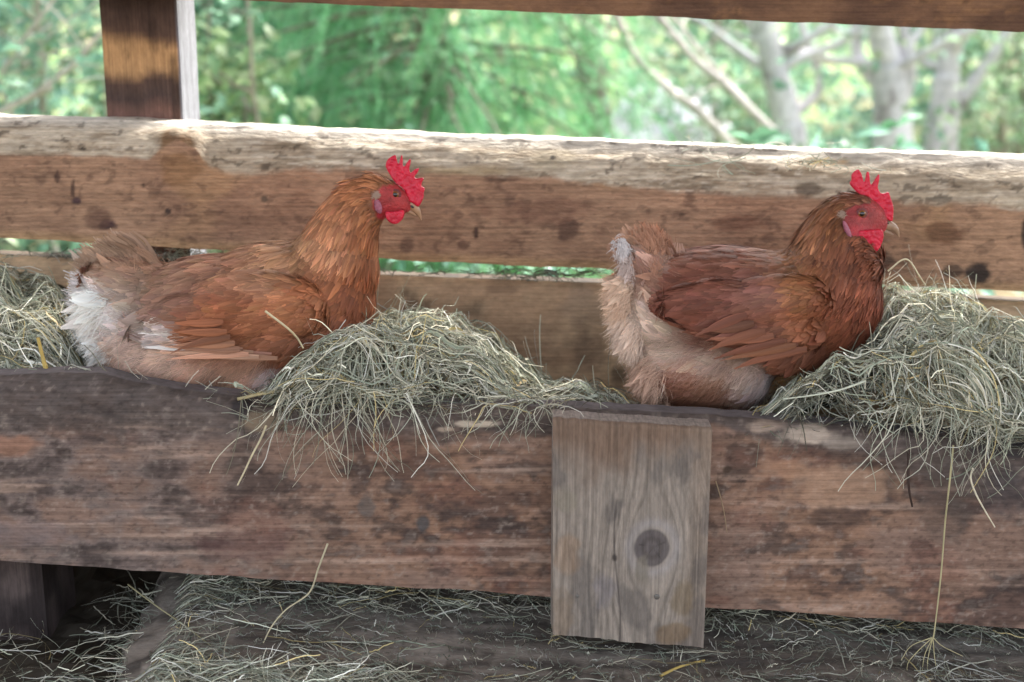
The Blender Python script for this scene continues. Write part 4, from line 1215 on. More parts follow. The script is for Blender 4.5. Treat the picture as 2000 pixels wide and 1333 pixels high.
        blob_mesh('pupil', np.array([ep[0], yy + sgn * 0.0019, ep[2]]), (.0030, .0016, .0028), 0, O, None, M_PUPIL, eye)
        (lx, ly, la, lb, lr) = S['lobe']
        lp_ = P(lx, ly, -.024)
        hit = V[np.argmin(np.abs(V[:, 0] - lp_[0]) + np.abs(V[:, 2] - lp_[2]) + (V[:, 1] * sgn < 0) * 1.0)]
        blob_mesh('ear_lobe', np.array([lp_[0], hit[1] + sgn * .0015, lp_[2]]), (la * KPX, .0035, lb * KPX), lr, O, (158, 96, 112), M_SKIN, hen)
        ux, uy = S['ear']
        up_ = P(ux, uy, -.024); hit = V[np.argmin(np.abs(V[:, 0] - up_[0]) + np.abs(V[:, 2] - up_[2]) + (V[:, 1] * sgn < 0) * 1.0)]
        ee = [np.array([up_[0], hit[1] + sgn * .001, up_[2]])]
        pe = np.repeat(ee, 160, 0) + rng.normal(0, .0016, (160, 3)); ne = np.tile([[0.2, sgn * 1.0, 0.0]], (160, 1))
        cards('ear_tuft', [hairs(pe, unit(ne), np.tile([[-1.0, 0, -.5]], (160, 1)), rng.uniform(.004, .008, 160), np.full(160, .0006), lin((176, 150, 132)) * np.ones((160, 3)), rise=.3)], M_FEATHER, hen, O)
    # beak
    def horn(path, rad, squash, colr):
        pts = np.array([P(a, b, 0) for a, b in path]); pth = crom(pts, 16)
        rr = np.interp(np.linspace(0, 1, 16), np.linspace(0, 1, len(rad)), rad) * KPX
        Vt, Ft = tube(pth, rr, 14)
        Vt[:, 1] *= squash
        capc = pth[-1] + (pth[-1] - pth[-2]) * .3
        c = lin(colr) * (0.75 + 0.5 * fbm(Vt * 300, 4, 2))[:, None]
        return Vt - O, Ft, c
    V1, F1, c1 = merge([horn(S['beak_u'], S['beak_ur'], .75, S['beakcol']), horn(S['beak_l'], S['beak_lr'], .75, S['beakcol'])])
    bk = link('beak', make_mesh('beak', V1, F1, c1), M_BEAK, hen)
    nx_, ny_ = S['nostril']
    for sgn in (-1, 1):
        c0 = P(nx_, ny_, 0.0); c0[1] = sgn * S['nost_y'] * KPX
        blob_mesh('nostril', c0, (.0024, .0010, .0012), 35, O, None, M_PUPIL, bk)
    return hen

def z(pts, ox, oy, k): return [(ox + a / k, oy + b / k) for a, b in pts]

hen_a = dict(
    base=(440, 768), label='brown hen with lowered tail and white under-tail fluff, gold-flecked neck, sitting in the hay trough',
    ells=[(470, 625, 225, 128, 4, 138), (520, 590, 180, 112, -14, 118), (628, 585, 104, 116, 0, 112), (655, 520, 84, 92, 0, 86), (300, 640, 112, 96, 0, 108), (270, 570, 100, 62, 20, 66), (380, 690, 160, 72, 0, 128),
          (520, 710, 110, 55, 0, 118), (668, 470, 70, 70, 0, 68), (685, 430, 58, 62, 0, 54), (704, 400, 50, 54, 0, 44), (728, 384, 46, 44, 0, 36), (752, 388, 42, 36, 0, 31), (772, 394, 32, 28, 0, 25), (790, 402, 20, 17, 0, 15)],
    spine=[(800, 405), (765, 382), (732, 368), (700, 405), (672, 470), (625, 545), (520, 590), (400, 605), (290, 600), (190, 560)],
    face=(767, 398, 40, 36), face_x=772, skin=(158, 54, 54), basecol=(154, 104, 72), breast_x=650,
    neck=lambda px, py: (px > 560) & (py < 560) & (px > 560 + (py - 330) * 0.25 - 0),
    fluff=lambda px, py: ((py > 690) & (px < 620)) | ((px < 300) & (py > 610)),
    pig=[(690, 370, 60, (162, 100, 60)), (640, 420, 50, (174, 113, 72)), (640, 480, 60, (182, 124, 86)), (590, 480, 50, (182, 134, 92)), (705, 460, 40, (142, 84, 46)), (690, 540, 50, (140, 78, 42)), (620, 545, 50, (170, 104, 64)), (700, 600, 60, (138, 78, 48)),
         (660, 650, 60, (156, 98, 70)), (540, 510, 60, (178, 130, 96)), (470, 520, 60, (172, 120, 88)), (400, 540, 60, (158, 114, 92)), (330, 530, 50, (164, 122, 98)), (330, 590, 50, (132, 98, 80)), (290, 640, 40, (150, 108, 84)),
         (430, 610, 70, (160, 92, 54)), (420, 660, 60, (164, 100, 64)), (520, 610, 60, (160, 98, 62)), (600, 600, 50, (170, 108, 68)), (570, 670, 60, (150, 92, 62)), (320, 650, (44, 28), (236, 226, 218)), (295, 655, 30, (230, 220, 212)), (245, 560, 50, (166, 132, 108)), (220, 620, 60, (238, 228, 220)),
         (260, 690, 50, (218, 182, 160)), (310, 725, 60, (224, 184, 158)), (400, 735, 70, (226, 176, 146)), (480, 730, 50, (208, 158, 128)), (530, 742, 26, (214, 202, 200))],
    hackle_light=.35, wat_y=.018, tone=.96,
    wing=[(515, 600, 125, 64, 4, 28, 112, 9), (430, 622, 130, 54, 2, 24, 122, 3), (350, 640, 90, 36, 2, 15, 122, 0)],
    wingdir=(-1, 0, -0.12), flight_y=142,
    flight=[(450, 640, 6, 100, 17), (456, 652, 5, 105, 17), (464, 664, 4, 112, 17), (474, 676, 3, 124, 17), (490, 686, 1, 150, 15), (510, 692, -1, 190, 14), (440, 625, 8, 90, 17), (545, 696, -1, 190, 13)],
    wing_white=[(380, 628, 10, 95, 26), (385, 642, 7, 105, 26), (390, 656, 4, 112, 24), (395, 668, 2, 116, 22), (400, 680, 1, 118, 20)],
    tail=[(300, 575, 190, 474, 66, 4, 14, (176, 146, 122), .0), (300, 560, 215, 470, 66, 4, 10, (168, 136, 112), .0), (310, 555, 255, 496, 64, 4, 16, (172, 138, 114), .0), (300, 590, 168, 500, 44, 6, 26, (182, 152, 128), .0),
          (300, 600, 150, 535, 44, 5, 30, (196, 176, 160), .0), (330, 565, 290, 520, 60, 4, 22, (166, 126, 102), .0), (285, 610, 140, 548, 44, 5, 34, (222, 212, 208), .0)],
    down=[(220, 600, 46, 46, 70, 900, (-.75, -.35), 70, (242, 232, 222)), (235, 650, 40, 36, 78, 800, (-.85, -.25), 70, (242, 232, 222)), (250, 560, 44, 36, 60, 500, (-.6, .35), 60, (176, 138, 112)), (280, 620, 40, 50, 90, 500, (-.6, -.6), 50, (168, 124, 98)), (262, 690, 40, 36, 86, 500, (-.6, -.6), 50, (190, 148, 124))],
    comb=z([(640, 610), (560, 480), (510, 390), (525, 310), (580, 260), (655, 222), (662, 290), (690, 375), (702, 330), (735, 208), (752, 290), (745, 378), (775, 395), (800, 340), (858, 268), (857, 340), (832, 430), (855, 485), (920, 422), (980, 405), (955, 470), (900, 530), (935, 556), (1045, 535), (1012, 610), (995, 655), (1058, 690), (1035, 740), (1040, 800), (1010, 870), (965, 950), (900, 900), (830, 860), (800, 760), (740, 670)], 680, 270, 7.015),
    wattle=z([(500, 1000), (600, 1010), (770, 975), (768, 1080), (720, 1140), (660, 1180), (590, 1170), (525, 1110)], 680, 270, 7.015),
    eye=(771, 382), lid=(112, 52, 52), lobe=(738, 405, 7, 14, -14), ear=(738, 381), beakcol=(160, 124, 94),
    beak_u=[(784, 400), (802, 401), (815, 413), (823, 431)], beak_ur=[12, 10, 6.5, 1.0], beak_l=[(786, 409), (802, 415), (813, 422)], beak_lr=[6, 4.4, 1.0], nostril=(806, 403), nost_y=9)
hen_b = dict(
    base=(1400, 805), label='reddish brown hen with raised tail and fluffy pale rear, sitting by the tall hay heap',
    ells=[(1430, 595, 205, 112, 2, 128), (1500, 600, 170, 108, -4, 126), (1602, 585, 118, 118, 0, 116), (1630, 520, 92, 90, 0, 88), (1318, 605, 92, 96, 0, 98), (1366, 712, 106, 82, 0, 98, -18), (1340, 690, 82, 86, 0, 90), (1440, 725, 70, 66, 0, 76, -26), (1272, 540, 48, 66, -20, 46),
          (1520, 668, 110, 56, 0, 116), (1628, 480, 74, 70, 0, 72), (1640, 450, 62, 60, 0, 58), (1655, 428, 52, 50, 0, 46), (1674, 420, 44, 42, 0, 37), (1694, 424, 36, 34, 0, 30), (1712, 434, 25, 24, 0, 22), (1724, 443, 15, 14, 0, 13)],
    spine=[(1735, 448), (1700, 420), (1665, 402), (1632, 430), (1612, 490), (1590, 545), (1500, 575), (1400, 570), (1310, 545), (1240, 450)],
    face=(1690, 432, 44, 34), face_x=1702, skin=(150, 56, 56), basecol=(130, 80, 58), breast_x=1620,
    neck=lambda px, py: (px > 1510) & (py < 600) & (py < 430 + (px - 1510) * 1.1 + 60),
    fluff=lambda px, py: ((py > 655) & (px < 1500)) | ((px < 1260) & (py > 520)),
    pig=[(1600, 400, 50, (142, 92, 60)), (1570, 450, 50, (150, 98, 64)), (1545, 500, 50, (156, 104, 68)), (1640, 440, 40, (118, 70, 38)), (1620, 520, 50, (128, 76, 48)), (1680, 520, 50, (118, 66, 42)), (1700, 580, 60, (128, 66, 42)), (1640, 610, 60, (136, 76, 46)), (1680, 650, 40, (120, 64, 42)), (1580, 560, 40, (150, 96, 56)),
         (1450, 500, 60, (142, 92, 72)), (1380, 510, 50, (138, 86, 66)), (1420, 560, 60, (124, 72, 56)), (1350, 580, 50, (116, 66, 50)), (1370, 630, 60, (124, 70, 52)), (1500, 560, 50, (150, 100, 84)), (1450, 610, 50, (134, 82, 62)), (1590, 620, 40, (164, 98, 58)), (1520, 650, 60, (142, 86, 60)), (1600, 665, 50, (138, 82, 56)), (1300, 510, 40, (186, 150, 132)), (1280, 560, 40, (164, 118, 96)),
         (1210, 600, 50, (218, 188, 164)), (1240, 660, 50, (220, 194, 174)), (1300, 690, 60, (216, 186, 164)), (1340, 740, 44, (158, 98, 72)), (1390, 770, 50, (164, 112, 84)), (1400, 700, 50, (206, 172, 150)), (1460, 730, 46, (200, 168, 148)), (1495, 745, 24, (206, 194, 194)), (1280, 760, 40, (176, 128, 102)), (1250, 450, 50, (176, 128, 100))],
    hackle_light=.22, wat_y=.029, tone=.90,
    wing=[(1510, 598, 125, 54, -6, 27, 108, 9), (1430, 604, 130, 54, 6, 26, 112, 2), (1490, 640, 125, 40, 8, 20, 116, 6)],
    wingdir=(-1, 0, -0.25), flight_y=136, wl=1.05,
    flight=[(1490, 640, 14, 105, 20), (1506, 650, 12, 115, 20), (1528, 660, 11, 125, 19), (1550, 670, 10, 135, 18), (1572, 678, 8, 140, 18), (1470, 627, 16, 100, 20), (1456, 612, 20, 100, 20)],
    tail=[(1280, 550, 1206, 446, 48, 4, 14, (184, 142, 116), .16), (1290, 552, 1226, 442, 54, 4, 10, (188, 148, 122), .08), (1298, 552, 1256, 452, 56, 4, 12, (176, 132, 108), .04), (1305, 550, 1284, 468, 54, 4, 14, (164, 118, 94), .0), (1310, 552, 1304, 492, 44, 4, 18, (180, 142, 124), .0),
          (1270, 565, 1218, 486, 40, 3, 22, (200, 186, 178), .05), (1262, 590, 1206, 548, 40, 3, 24, (196, 154, 126), .0)],
    down=[(1214, 478, 13, 18, 34, 200, (.15, -.9), 24, (216, 208, 206)), (1232, 520, 16, 26, 36, 260, (-.1, -.9), 30, (206, 186, 176)), (1270, 490, 28, 34, 34, 400, (-.3, .8), 30, (176, 130, 104)), (1226, 580, 26, 44, 56, 600, (-.55, -.6), 40, (220, 188, 162)), (1244, 640, 30, 46, 70, 700, (-.5, -.75), 44, (222, 196, 176)), (1280, 540, 30, 36, 54, 400, (-.3, .6), 40, (172, 126, 102)), (1290, 720, 40, 46, 90, 700, (-.4, -.8), 46, (206, 168, 144))],
    comb=z([(800, 500), (745, 440), (700, 400), (622, 310), (660, 262), (648, 195), (740, 120), (782, 200), (802, 292), (822, 285), (838, 165), (872, 160), (880, 300), (898, 335), (930, 280), (995, 182), (1000, 235), (972, 360), (1010, 432), (1070, 432), (1112, 405), (1132, 480), (1168, 570), (1168, 700), (1152, 785), (1080, 750), (1000, 690), (930, 620), (860, 550)], 1560, 310, 6.346),
    wattle=z([(725, 890), (850, 885), (1050, 870), (1045, 1000), (1000, 1110), (930, 1180), (860, 1180), (790, 1120), (735, 1050), (710, 970)], 1560, 310, 6.346),
    eye=(1680.5, 416), lid=(116, 60, 60), lobe=(1650, 447, 5, 20, -25), ear=(1646, 417), beakcol=(146, 118, 94),
    beak_u=[(1718, 441), (1736, 441), (1749, 449), (1756, 464)], beak_ur=[11, 9.5, 6.5, 1.0], beak_l=[(1720, 449), (1734, 455), (1745, 459)], beak_lr=[5.4, 4.4, 1.0], nostril=(1731, 434), nost_y=7)
build_hen(hen_a)
build_hen(hen_b)

# ------------------------------------------------------------------ outside: ground, trees, shrubs
def ground_z(x, y):
    return 0.02 * (y > 99) + np.where(y > 2, (np.clip(y, 2, 14) - 2) * 0.02, 0) + 0.08 * (fbm(np.stack([np.asarray(x) * .5, np.asarray(y) * .5, 0 * np.asarray(x)], -1), 9, 3) - .5) * np.clip((np.asarray(y) - .5), 0, 1)
gx = np.concatenate([np.linspace(-400, -20, 12), np.linspace(-18, 18, 90), np.linspace(20, 400, 12)])
gy = np.concatenate([np.linspace(-60, -4, 10), np.linspace(-3, 16, 80), np.linspace(18, 600, 16)])
X, Y = np.meshgrid(gx, gy)
V = np.stack([X, Y, ground_z(X, Y)], -1)
i = np.arange(X.size).reshape(X.shape)
F = np.stack([i[:-1, :-1], i[:-1, 1:], i[1:, 1:], i[1:, :-1]], -1).reshape(-1, 4)
gc = fbm(V * np.array([1.5, 1.5, 0]), 4, 4)
col = mix(np.ones(V.shape) * lin((104, 128, 74)), lin((132, 118, 92)), sstep(.45, .6, gc))
col = np.where((Y < 0.5)[..., None], lin((120, 104, 86)), col)
M_GROUND = mat_attr('grassy_soil', 0.95, 0.1, noise=6, amp=.4, bump=.6, bscale=40)
tag(link('ground', make_mesh('ground', V.reshape(-1, 3), F, col.reshape(-1, 3)), M_GROUND), kind='structure')

def leaf_cards(p, size, col, flat=0.5, ratio=0.55):
    """pointed, folded leaves: 6 vertices, 4 triangles drawn as 2 quads"""
    n = len(p)
    d = unit(rng.normal(0, 1, (n, 3)) + np.array([0, 0, -.4]))
    nn = unit(rng.normal(0, flat, (n, 3)) + np.array([0, -.25, .8]))
    d = unit(d - nn * np.sum(d * nn, 1, keepdims=True)); s = np.cross(nn, d)
    L = size * rng.uniform(.6, 1.25, n); W = L * ratio
    b = p; tip = p + d * L[:, None] - nn * (L * .18)[:, None]; m = p + d * (L * .45)[:, None]
    l = m + s * (W / 2)[:, None] + nn * (W * .16)[:, None]; r = m - s * (W / 2)[:, None] + nn * (W * .16)[:, None]
    m2 = p + d * (L * .55)[:, None]
    V = np.stack([b, l, tip, r, m2], 1)
    k = np.arange(n)[:, None] * 5
    F = np.concatenate([k + np.array([[0, 4, 2, 1]]), k + np.array([[0, 3, 2, 4]])])
    c = np.repeat(col[:, None], 5, 1)
    return V.reshape(-1, 3), F, c.reshape(-1, 3)

def leafcol(n, pal, var=.18):
    pal = np.array([lin(c) for c in pal])
    return np.clip(pal[rng.integers(0, len(pal), n)] * np.exp(rng.normal(0, var, (n, 1))) * np.array([.73, .78, .88]) @ (np.eye(3) * .72 + np.full((3, 3), .28 / 3) * 1.15), 0, .9)

def clumps(n, cents, rad, squash=.8):
    k = rng.integers(0, len(cents), n)
    d = unit(rng.normal(0, 1, (n, 3))) * (rng.random(n) ** .45)[:, None] * np.asarray(rad)[k][:, None]
    d[:, 2] *= squash
    return cents[k] + d

def branch_path(p0, p1, sag=0.0, wob=.05, n=14, seed=0):
    t = np.linspace(0, 1, n)[:, None]
    path = p0 * (1 - t) + p1 * t
    L = np.linalg.norm(p1 - p0)
    path = path + (np.stack([fbm(np.stack([t[:, 0] * 3, 0 * t[:, 0] + seed, 0 * t[:, 0] + k * 7], -1), 3, 2) for k in range(3)], -1) - .5) * wob * L * 2 * np.sin(t * math.pi)
    path[:, 2] -= sag * L * (t[:, 0] ** 2)
    return path

def broadleaf(name, label, base, height, spread, trunk_r, pal, nleaf, lsize, ncl=26, zlow=.25, barkc=(150, 142, 132), group=None, lean=(0, 0), cat='tree', trunks=1, ratio=.55, clr=.30):
    root = empty(name, base)
    tag(root, label, cat, group)
    parts, tips = [], []
    for q in range(trunks):
        a0 = rng.uniform(0, 6.28)
        off = np.array([math.cos(a0), math.sin(a0), 0]) * (0.10 * (trunks > 1))
        top = np.array([lean[0], lean[1], height * .8]) + (np.array([math.cos(a0), math.sin(a0), 0]) * spread * .45 if trunks > 1 else 0)
        tr = branch_path(off, top, 0, .05, 22, rng.integers(99))
        parts.append(tube(tr, np.linspace(trunk_r, trunk_r * .3, 22), 12, .25, 3))
        for b in range(9 if trunks > 1 else 20):
            f = rng.uniform(zlow, .98); p0 = tr[int(f * 21)]
            a = rng.uniform(0, 6.28); ln = spread * rng.uniform(.4, 1.0) * (1.1 - .5 * f)
            p1 = p0 + np.array([math.cos(a) * ln, math.sin(a) * ln, ln * rng.uniform(.1, .7)])
            br = branch_path(p0, p1, .1, .1, 10, rng.integers(99))
            parts.append(tube(br, np.linspace(trunk_r * .35, trunk_r * .07, 10), 6))
            tips += [br[-1], br[6], br[4] + rng.normal(0, .05, 3)]
    V, F, _ = merge(parts)
    c = lin(barkc) * (.6 + .8 * fbm(V * np.array([14, 14, 4]), 6, 4))[:, None]
    link('trunk', make_mesh('trunk', V, F, c), M_BARK, root)
    cents = np.array(tips); rad = rng.uniform(.6, 1.3, len(cents)) * clr * spread
    p = clumps(nleaf, cents, rad)
    p = p[p[:, 2] > 0.03]
    tone = (.65 + .7 * vnoise(p * 2.2 / max(spread, .4), 8))[:, None]
    V, F, c = leaf_cards(p, lsize, leafcol(len(p), pal) * tone, ratio=ratio)
    link('crown', make_mesh('crown', V, F, c, False), M_LEAF, root)
    return root

def gpt(px, Yv):
    x = float(P(px, 150, Yv)[0]); return np.array([x, Yv, float(ground_z(np.array([x]), np.array([Yv]))[0]) - .02])

G_LIGHT = [(160, 208, 156), (140, 198, 148), (176, 212, 152), (128, 186, 140), (198, 216, 150)]
G_MID = [(120, 182, 132), (104, 168, 120), (136, 192, 138), (96, 156, 116)]
G_DARK = [(92, 150, 118), (76, 136, 106), (108, 164, 122), (70, 124, 100)]
G_BLUE = [(140, 204, 170), (124, 192, 156), (162, 214, 180), (110, 176, 142)]

# shrub at the left, with long bare pale branches
broadleaf('leafy_shrub', 'pale green shrub with bare crossing branches, beyond the left end of the thick rail', gpt(40, 2.1), 2.0, .65, .016, G_LIGHT, 4200, .050, trunks=6, zlow=.2, cat='shrub', barkc=(176, 170, 158))
broadleaf('leafy_shrub', 'yellowish leafy shrub right beside the dark upright post', gpt(430, 2.4), 1.45, .42, .014, [(178, 206, 120), (150, 190, 110), (196, 214, 140), (130, 176, 110)], 1500, .060, trunks=4, zlow=.2, cat='shrub')
broadleaf('leafy_shrub', 'low blue-green shrub with big pointed leaves in front of the grey trunks', gpt(1640, 2.0), .98, .30, .012, [(104, 170, 112), (126, 190, 140), (84, 150, 92), (140, 200, 160)], 420, .085, trunks=5, zlow=.3, cat='shrub', ratio=.42)
broadleaf('leafy_shrub', 'airy pale shrub at the right edge beyond the two grey trunks', gpt(1990, 4.7), 2.4, .8, .015, [(176, 208, 150), (150, 192, 130), (196, 216, 170), (128, 176, 120)], 2600, .055, trunks=5, zlow=.25, cat='shrub')
broadleaf('broadleaf_tree', 'dark green bushy tree behind the post and the yellowish shrub', gpt(560, 4.4), 3.6, 1.25, .06, G_DARK + [(84, 134, 88)], 9000, .07, zlow=.12)
broadleaf('broadleaf_tree', 'blue-green tree far left behind the shrub with bare branches', gpt(60, 5.2), 4.0, 1.5, .06, G_BLUE + [(170, 206, 180)], 8000, .08, zlow=.10)

for q_, (px_, Y_, lab_) in enumerate([(1440, 4.6, 'low pale bush filling the space left of the first grey trunk'), (1790, 4.9, 'low pale bush between the forked grey trunk and the smooth one'), (1940, 4.4, 'low yellow-green bush at the foot of the limb leaning right')]):
    broadleaf('low_bush', lab_, gpt(px_, Y_), 1.35, .55, .014, [G_LIGHT, G_BLUE, [(186, 214, 150), (160, 204, 140), (204, 222, 168)], G_LIGHT][q_], 1500, .06, trunks=5, zlow=.1, cat='bush', group='bushes among the grey trunks')
# grey-barked tree: several trunks, each its own tree
def grey_tree(label, pts, Yv, r0, r1, forks=(), nleaf=450, col=(200, 196, 202)):
    pw = [P(a, b, Yv) for a, b in pts]
    lo = pw[-1] + (pw[-1] - pw[-2]) / max(abs(pw[-1][2] - pw[-2][2]), .05) * (pw[-1][2] + .1)
    hi = pw[0] + (pw[0] - pw[1]) / max(abs(pw[0][2] - pw[1][2]), .05) * 1.6
    base = lo.copy(); root = empty('grey_tree', base)
    tag(root, label, 'tree', 'grey barked trees beyond the rail')
    path = crom(np.array([lo] + pw[::-1] + [hi]), 40) - base
    parts = [tube(path, np.linspace(r0 * 1.15, r1 * .6, 40), 16, .25, 5)]
    tips = [path[-1], path[-6], path[-12]]
    for f in forks:
        fw = np.array([P(a, b, Yv + .05) for a, b in f[0]]); ex = fw[-1] + (fw[-1] - fw[-2]) * f[2]
        fp = crom(np.concatenate([fw, [ex]]), 24) - base
        parts.append(tube(fp, np.linspace(f[1], f[1] * .45, 24), 10, .2, 7)); tips += [fp[-1], fp[-5]]
    for b in range(10):
        p0 = path[rng.integers(26, 40)]; a = rng.uniform(0, 6.28)
        p1 = p0 + np.array([math.cos(a) * .7, math.sin(a) * .7, rng.uniform(.2, .7)])
        br = branch_path(p0, p1, .1, .1, 10, b); parts.append(tube(br, np.linspace(r1 * .3, .004, 10), 6)); tips += [br[-1], br[6]]
    V, F, _ = merge(parts)
    c = lin(col) * (.65 + .7 * fbm((V + base) * np.array([16, 16, 5]), 6, 4))[:, None]
    c = mix(c, lin((96, 84, 82)) * np.ones_like(c), sstep(.62, .72, fbm((V + base) * np.array([30, 30, 12]), 9, 3)) * .7)
    link('trunk', make_mesh('trunk', V, F, c), M_BARK, root)
    cents = np.array(tips)
    p = clumps(nleaf, cents, np.full(len(cents), .4))
    V, F, c = leaf_cards(p, .06, leafcol(len(p), G_LIGHT))
    link('crown', make_mesh('crown', V, F, c, False), M_LEAF, root)
grey_tree('grey trunk nearest the raised-tail hen, half covered by big pointed leaves', [(1490, 40), (1515, 150), (1535, 230), (1545, 290)], 4.0, .062, .07, [([(1530, 240), (1600, 170), (1570, 60)], .02, 1.5)])
grey_tree('thickest grey trunk, forked, with a dark wound near its foot', [(1715, 50), (1735, 130), (1740, 200), (1745, 270)], 4.0, .075, .066, [([(1745, 215), (1772, 150), (1768, 55)], .045, 2.0), ([(1735, 190), (1680, 120), (1672, 60)], .03, 1.5)])
grey_tree('smooth grey trunk right of the forked one, a limb leaning off to the right', [(1862, 60), (1850, 150), (1842, 230), (1838, 280)], 4.2, .066, .06, [([(1845, 240), (1880, 190), (1940, 110), (1970, 60)], .04, 1.2)])
grey_tree('slim brownish trunk standing at the edge of the feathery larch', [(1155, 30), (1150, 120), (1160, 200), (1165, 275)], 4.2, .07, .065, [([(1160, 175), (1135, 130), (1110, 90)], .012, 1.0)], col=(128, 112, 108))
# slanting dead limbs
def limb(label, pts, Yv, r):
    pw = np.array([P(a, b, Yv) for a, b in pts])
    lo = pw[-1] + (pw[-1] - pw[-2]) / max(abs(pw[-1][2] - pw[-2][2]), .02) * (pw[-1][2] + .05)
    hi = pw[0] + (pw[0] - pw[1]) * 2.2
    path = crom(np.concatenate([[lo], pw[::-1], [hi]]), 50)
    V, F = tube(path, np.linspace(r * 1.2, r * .6, 50), 10, .3, 4)
    twigs = []
    for k in range(5):
        p0 = path[rng.integers(18, 48)]; a = rng.uniform(0, 6.28)
        twigs.append(tube(branch_path(p0, p0 + np.array([math.cos(a) * .25, math.sin(a) * .25, rng.uniform(0, .3)]), .1, .1, 8, k), np.linspace(r * .3, .002, 8), 5))
    V, F, _ = merge([(V, F)] + twigs)
    c = lin((190, 182, 176)) * (.6 + .8 * fbm(V * 14, 6, 4))[:, None]
    return tag(link('dead_limb', make_mesh('dead_limb', V, F, c), M_BARK), label, 'limb', 'bare limbs slanting behind the rail')
limb('curved bare limb slanting down next to the brownish trunk', [(1205, 32), (1240, 110), (1300, 170), (1360, 215), (1425, 280)], 3.0, .015)
limb('straighter double bare limb ending at the large-leaved shrub', [(1290, 35), (1350, 110), (1420, 170), (1500, 250)], 2.9, .014)
limb('thin bare limb alongside the straighter one', [(1318, 35), (1372, 105), (1425, 165), (1470, 215)], 2.95, .008)
limb('long pale bare limb rising towards the dark upright post', [(205, 55), (140, 130), (50, 195), (-20, 230)], 1.9, .007)
limb('thin pale limb crossing the left shrub steeply', [(90, 20), (30, 100), (0, 160), (15, 205)], 1.95, .006)

# feathery larch
def larch(label, base, height, spread, nb, pal, seed, zl=.05):
    root = empty('larch_tree', base); tag(root, label, 'tree', 'feathery conifers')
    tr = branch_path(np.zeros(3), np.array([0, 0, height]), 0, .01, 24, seed)
    parts = [tube(tr, np.linspace(.07, .01, 24), 10, .2)]
    cen, W, S, cols = [], [], [], []
    palc = np.array([lin(c) for c in pal])
    for b in range(nb):
        f = zl + (.97 - zl) * rng.random() ** 1.7; z0 = f * height
        a = rng.uniform(0, 6.28) if b % 2 else rng.normal(-1.57, .8); ln = spread * (1.05 - .75 * f) * rng.uniform(.45, 1.1)
        p1 = np.array([math.cos(a) * ln, math.sin(a) * ln, z0 + ln * rng.uniform(.0, .25)])
        br = branch_path(np.array([0, 0, z0]), p1, .30, .05, 14, b)
        parts.append(tube(br, np.linspace(.012, .003, 14), 5))
        tone = rng.uniform(.7, 1.2)
        for k in range(16):
            q = br[rng.integers(3, 14)]; a2 = a + rng.normal(0, .9); l2 = rng.uniform(.14, .40)
            e = q + np.array([math.cos(a2) * l2 * .75, math.sin(a2) * l2 * .75, -l2 * rng.uniform(.5, 1.1)])
            tw = branch_path(q, e, .25, .05, 7, k)
            m = 26
            t = rng.uniform(0, 1, m); ii = np.clip((t * 6).astype(int), 0, 5); ff = (t * 6 - ii)[:, None]
            p = tw[ii] * (1 - ff) + tw[ii + 1] * ff
            td = unit(tw[ii + 1] - tw[ii])
            nd_ = unit(td * .7 + rng.normal(0, .6, (m, 3)))
            L = rng.uniform(.022, .045, m)
            cen.append(np.stack([p, p + nd_ * L[:, None]], 1)); W.append(np.stack([np.full(m, .0040), np.full(m, .0012)], 1))
            S.append(np.repeat(unit(np.cross(nd_, rng.normal(0, 1, (m, 3))))[:, None], 2, 1))
            cols.append(palc[rng.integers(0, len(palc), m)] * np.array([1.45, 1.0, 1.42]) * tone * np.exp(rng.normal(0, .12, (m, 1))))
            cen.append(np.stack([tw[:-1], tw[1:]], 1)); W.append(np.full((6, 2), .003)); S.append(np.tile(np.array([[[1.0, 0, 0]]]), (6, 2, 1))); cols.append(np.tile(palc[:1] * .8 * tone, (6, 1)))
    V, F, _ = merge(parts)
    link('trunk', make_mesh('trunk', V, F, lin((128, 122, 108)) * (.6 + .8 * fbm(V * 12, 3, 3))[:, None]), M_BARK, root)
    V, F, c = ribbons(np.concatenate(cen), np.concatenate(W), np.concatenate(S), np.concatenate(cols))
    link('crown', make_mesh('crown', V, F, c, False), M_NEEDLE, root)
G_LARCH = [(140, 214, 144), (124, 200, 134), (160, 222, 154), (108, 186, 124)]
larch('feathery bright green larch with drooping sprays, in the middle beyond the rail', gpt(850, 3.3), 3.6, .95, 260, G_LARCH, 3)
larch('feathery darker green conifer behind the post, left of the bright larch', gpt(610, 3.9), 3.4, .85, 130, [(110, 182, 134), (96, 168, 122), (126, 194, 142)], 5)
larch('pale feathery conifer behind the slanting bare limbs', gpt(1400, 6.6), 3.6, 1.0, 110, [(150, 210, 152), (136, 196, 142), (170, 218, 162)], 8)

# far wood behind everything, reads as one mass
def far_wood():
    n = 60000
    x = rng.uniform(-17, 17, n); y = rng.uniform(7.5, 9.5, n)
    zz = rng.random(n) ** .8 * (4.0 + 1.2 * vnoise(np.stack([x * .6, 0 * x, 0 * x], -1), 4))
    p = np.stack([x, y, zz], -1)
    k = fbm(p * np.array([1.1, .6, 1.3]), 12, 3) > .40
    p = p[k]
    pal = G_BLUE + G_LIGHT + G_MID
    tone = (.6 + .9 * fbm(p * 1.4, 13, 3))[:, None]
    V, F, c = leaf_cards(p, .16, leafcol(len(p), pal) * tone)
    tag(link('far_wood', make_mesh('far_wood', V, F, c, False), M_LEAF), 'blurred pale green wood far behind the trees', 'wood', None, 'stuff')
far_wood()
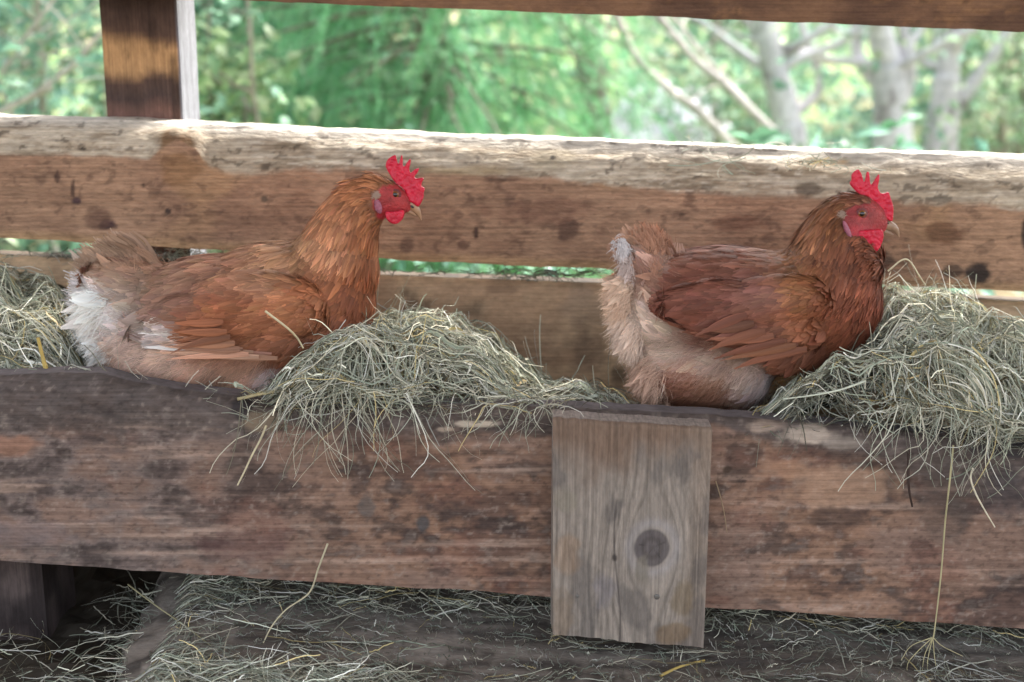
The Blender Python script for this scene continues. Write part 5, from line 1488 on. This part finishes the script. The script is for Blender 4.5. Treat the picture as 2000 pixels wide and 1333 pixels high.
# undergrowth along the outer foot of the trough
n = 5000
p = np.stack([rng.uniform(-2.2, 2.2, n), rng.uniform(.9, 2.6, n), rng.random(n) ** 1.3 * .75], -1)
p = p[fbm(p * 2.2, 21, 3) > .45]
V, F, c = leaf_cards(p, .05, leafcol(len(p), G_MID + G_BLUE))
tag(link('undergrowth', make_mesh('undergrowth', V, F, c, False), M_LEAF), 'bright green undergrowth seen through the gap below the thick rail', 'undergrowth', None, 'stuff')

def bank():
    a = P(1180, 180, 5.3)[0]; b = P(1440, 180, 5.3)[0]; h = P(1300, 168, 5.3)[2]
    x = np.linspace(a - .5, b + .5, 90); y = np.linspace(4.9, 6.1, 60)
    X, Y = np.meshgrid(x, y)
    ex = np.clip((X - (a + b) / 2) / ((b - a) / 2 + .15), -1, 1); ey = np.clip((Y - 5.5) / .6, -1, 1)
    Z = (h + .02) * (1 - np.abs(ex) ** 3) * (1 - ey ** 2) * (.86 + .28 * fbm(np.stack([X * 5, Y * 5, 0 * X], -1), 3, 3)) - .02
    V = np.stack([X, Y, Z], -1); i = np.arange(X.size).reshape(X.shape)
    F = np.stack([i[:-1, :-1], i[:-1, 1:], i[1:, 1:], i[1:, :-1]], -1).reshape(-1, 4)
    g = fbm(V * 9, 6, 4)
    c = mix(np.ones(V.shape) * lin((222, 218, 226)), lin((120, 132, 112)) * np.ones(V.shape), sstep(.5, .62, g))
    tag(link('terrain', make_mesh('terrain', V.reshape(-1, 3), F, c.reshape(-1, 3)), M_GROUND), kind='structure')
bank()

# unseen shelter over the trough and the viewer, added and sized to shade them
def shade_roof():
    x0, x1, y0, y1, za, zb = -4.0, 4.0, -1.9, 1.0, 2.75, 2.30
    V = np.array([(x0, y0, za), (x1, y0, za), (x1, y1, zb), (x0, y1, zb), (x0, y0, za + .05), (x1, y0, za + .05), (x1, y1, zb + .05), (x0, y1, zb + .05)], float)
    F = np.array([(0, 3, 2, 1), (4, 5, 6, 7), (0, 1, 5, 4), (1, 2, 6, 5), (2, 3, 7, 6), (3, 0, 4, 7)])
    return tag(link('shade_roof', make_mesh('shade_roof', V, F, np.ones((8, 3)) * lin((150, 130, 110)), False), M_WOODX), kind='structure')
shade_roof()
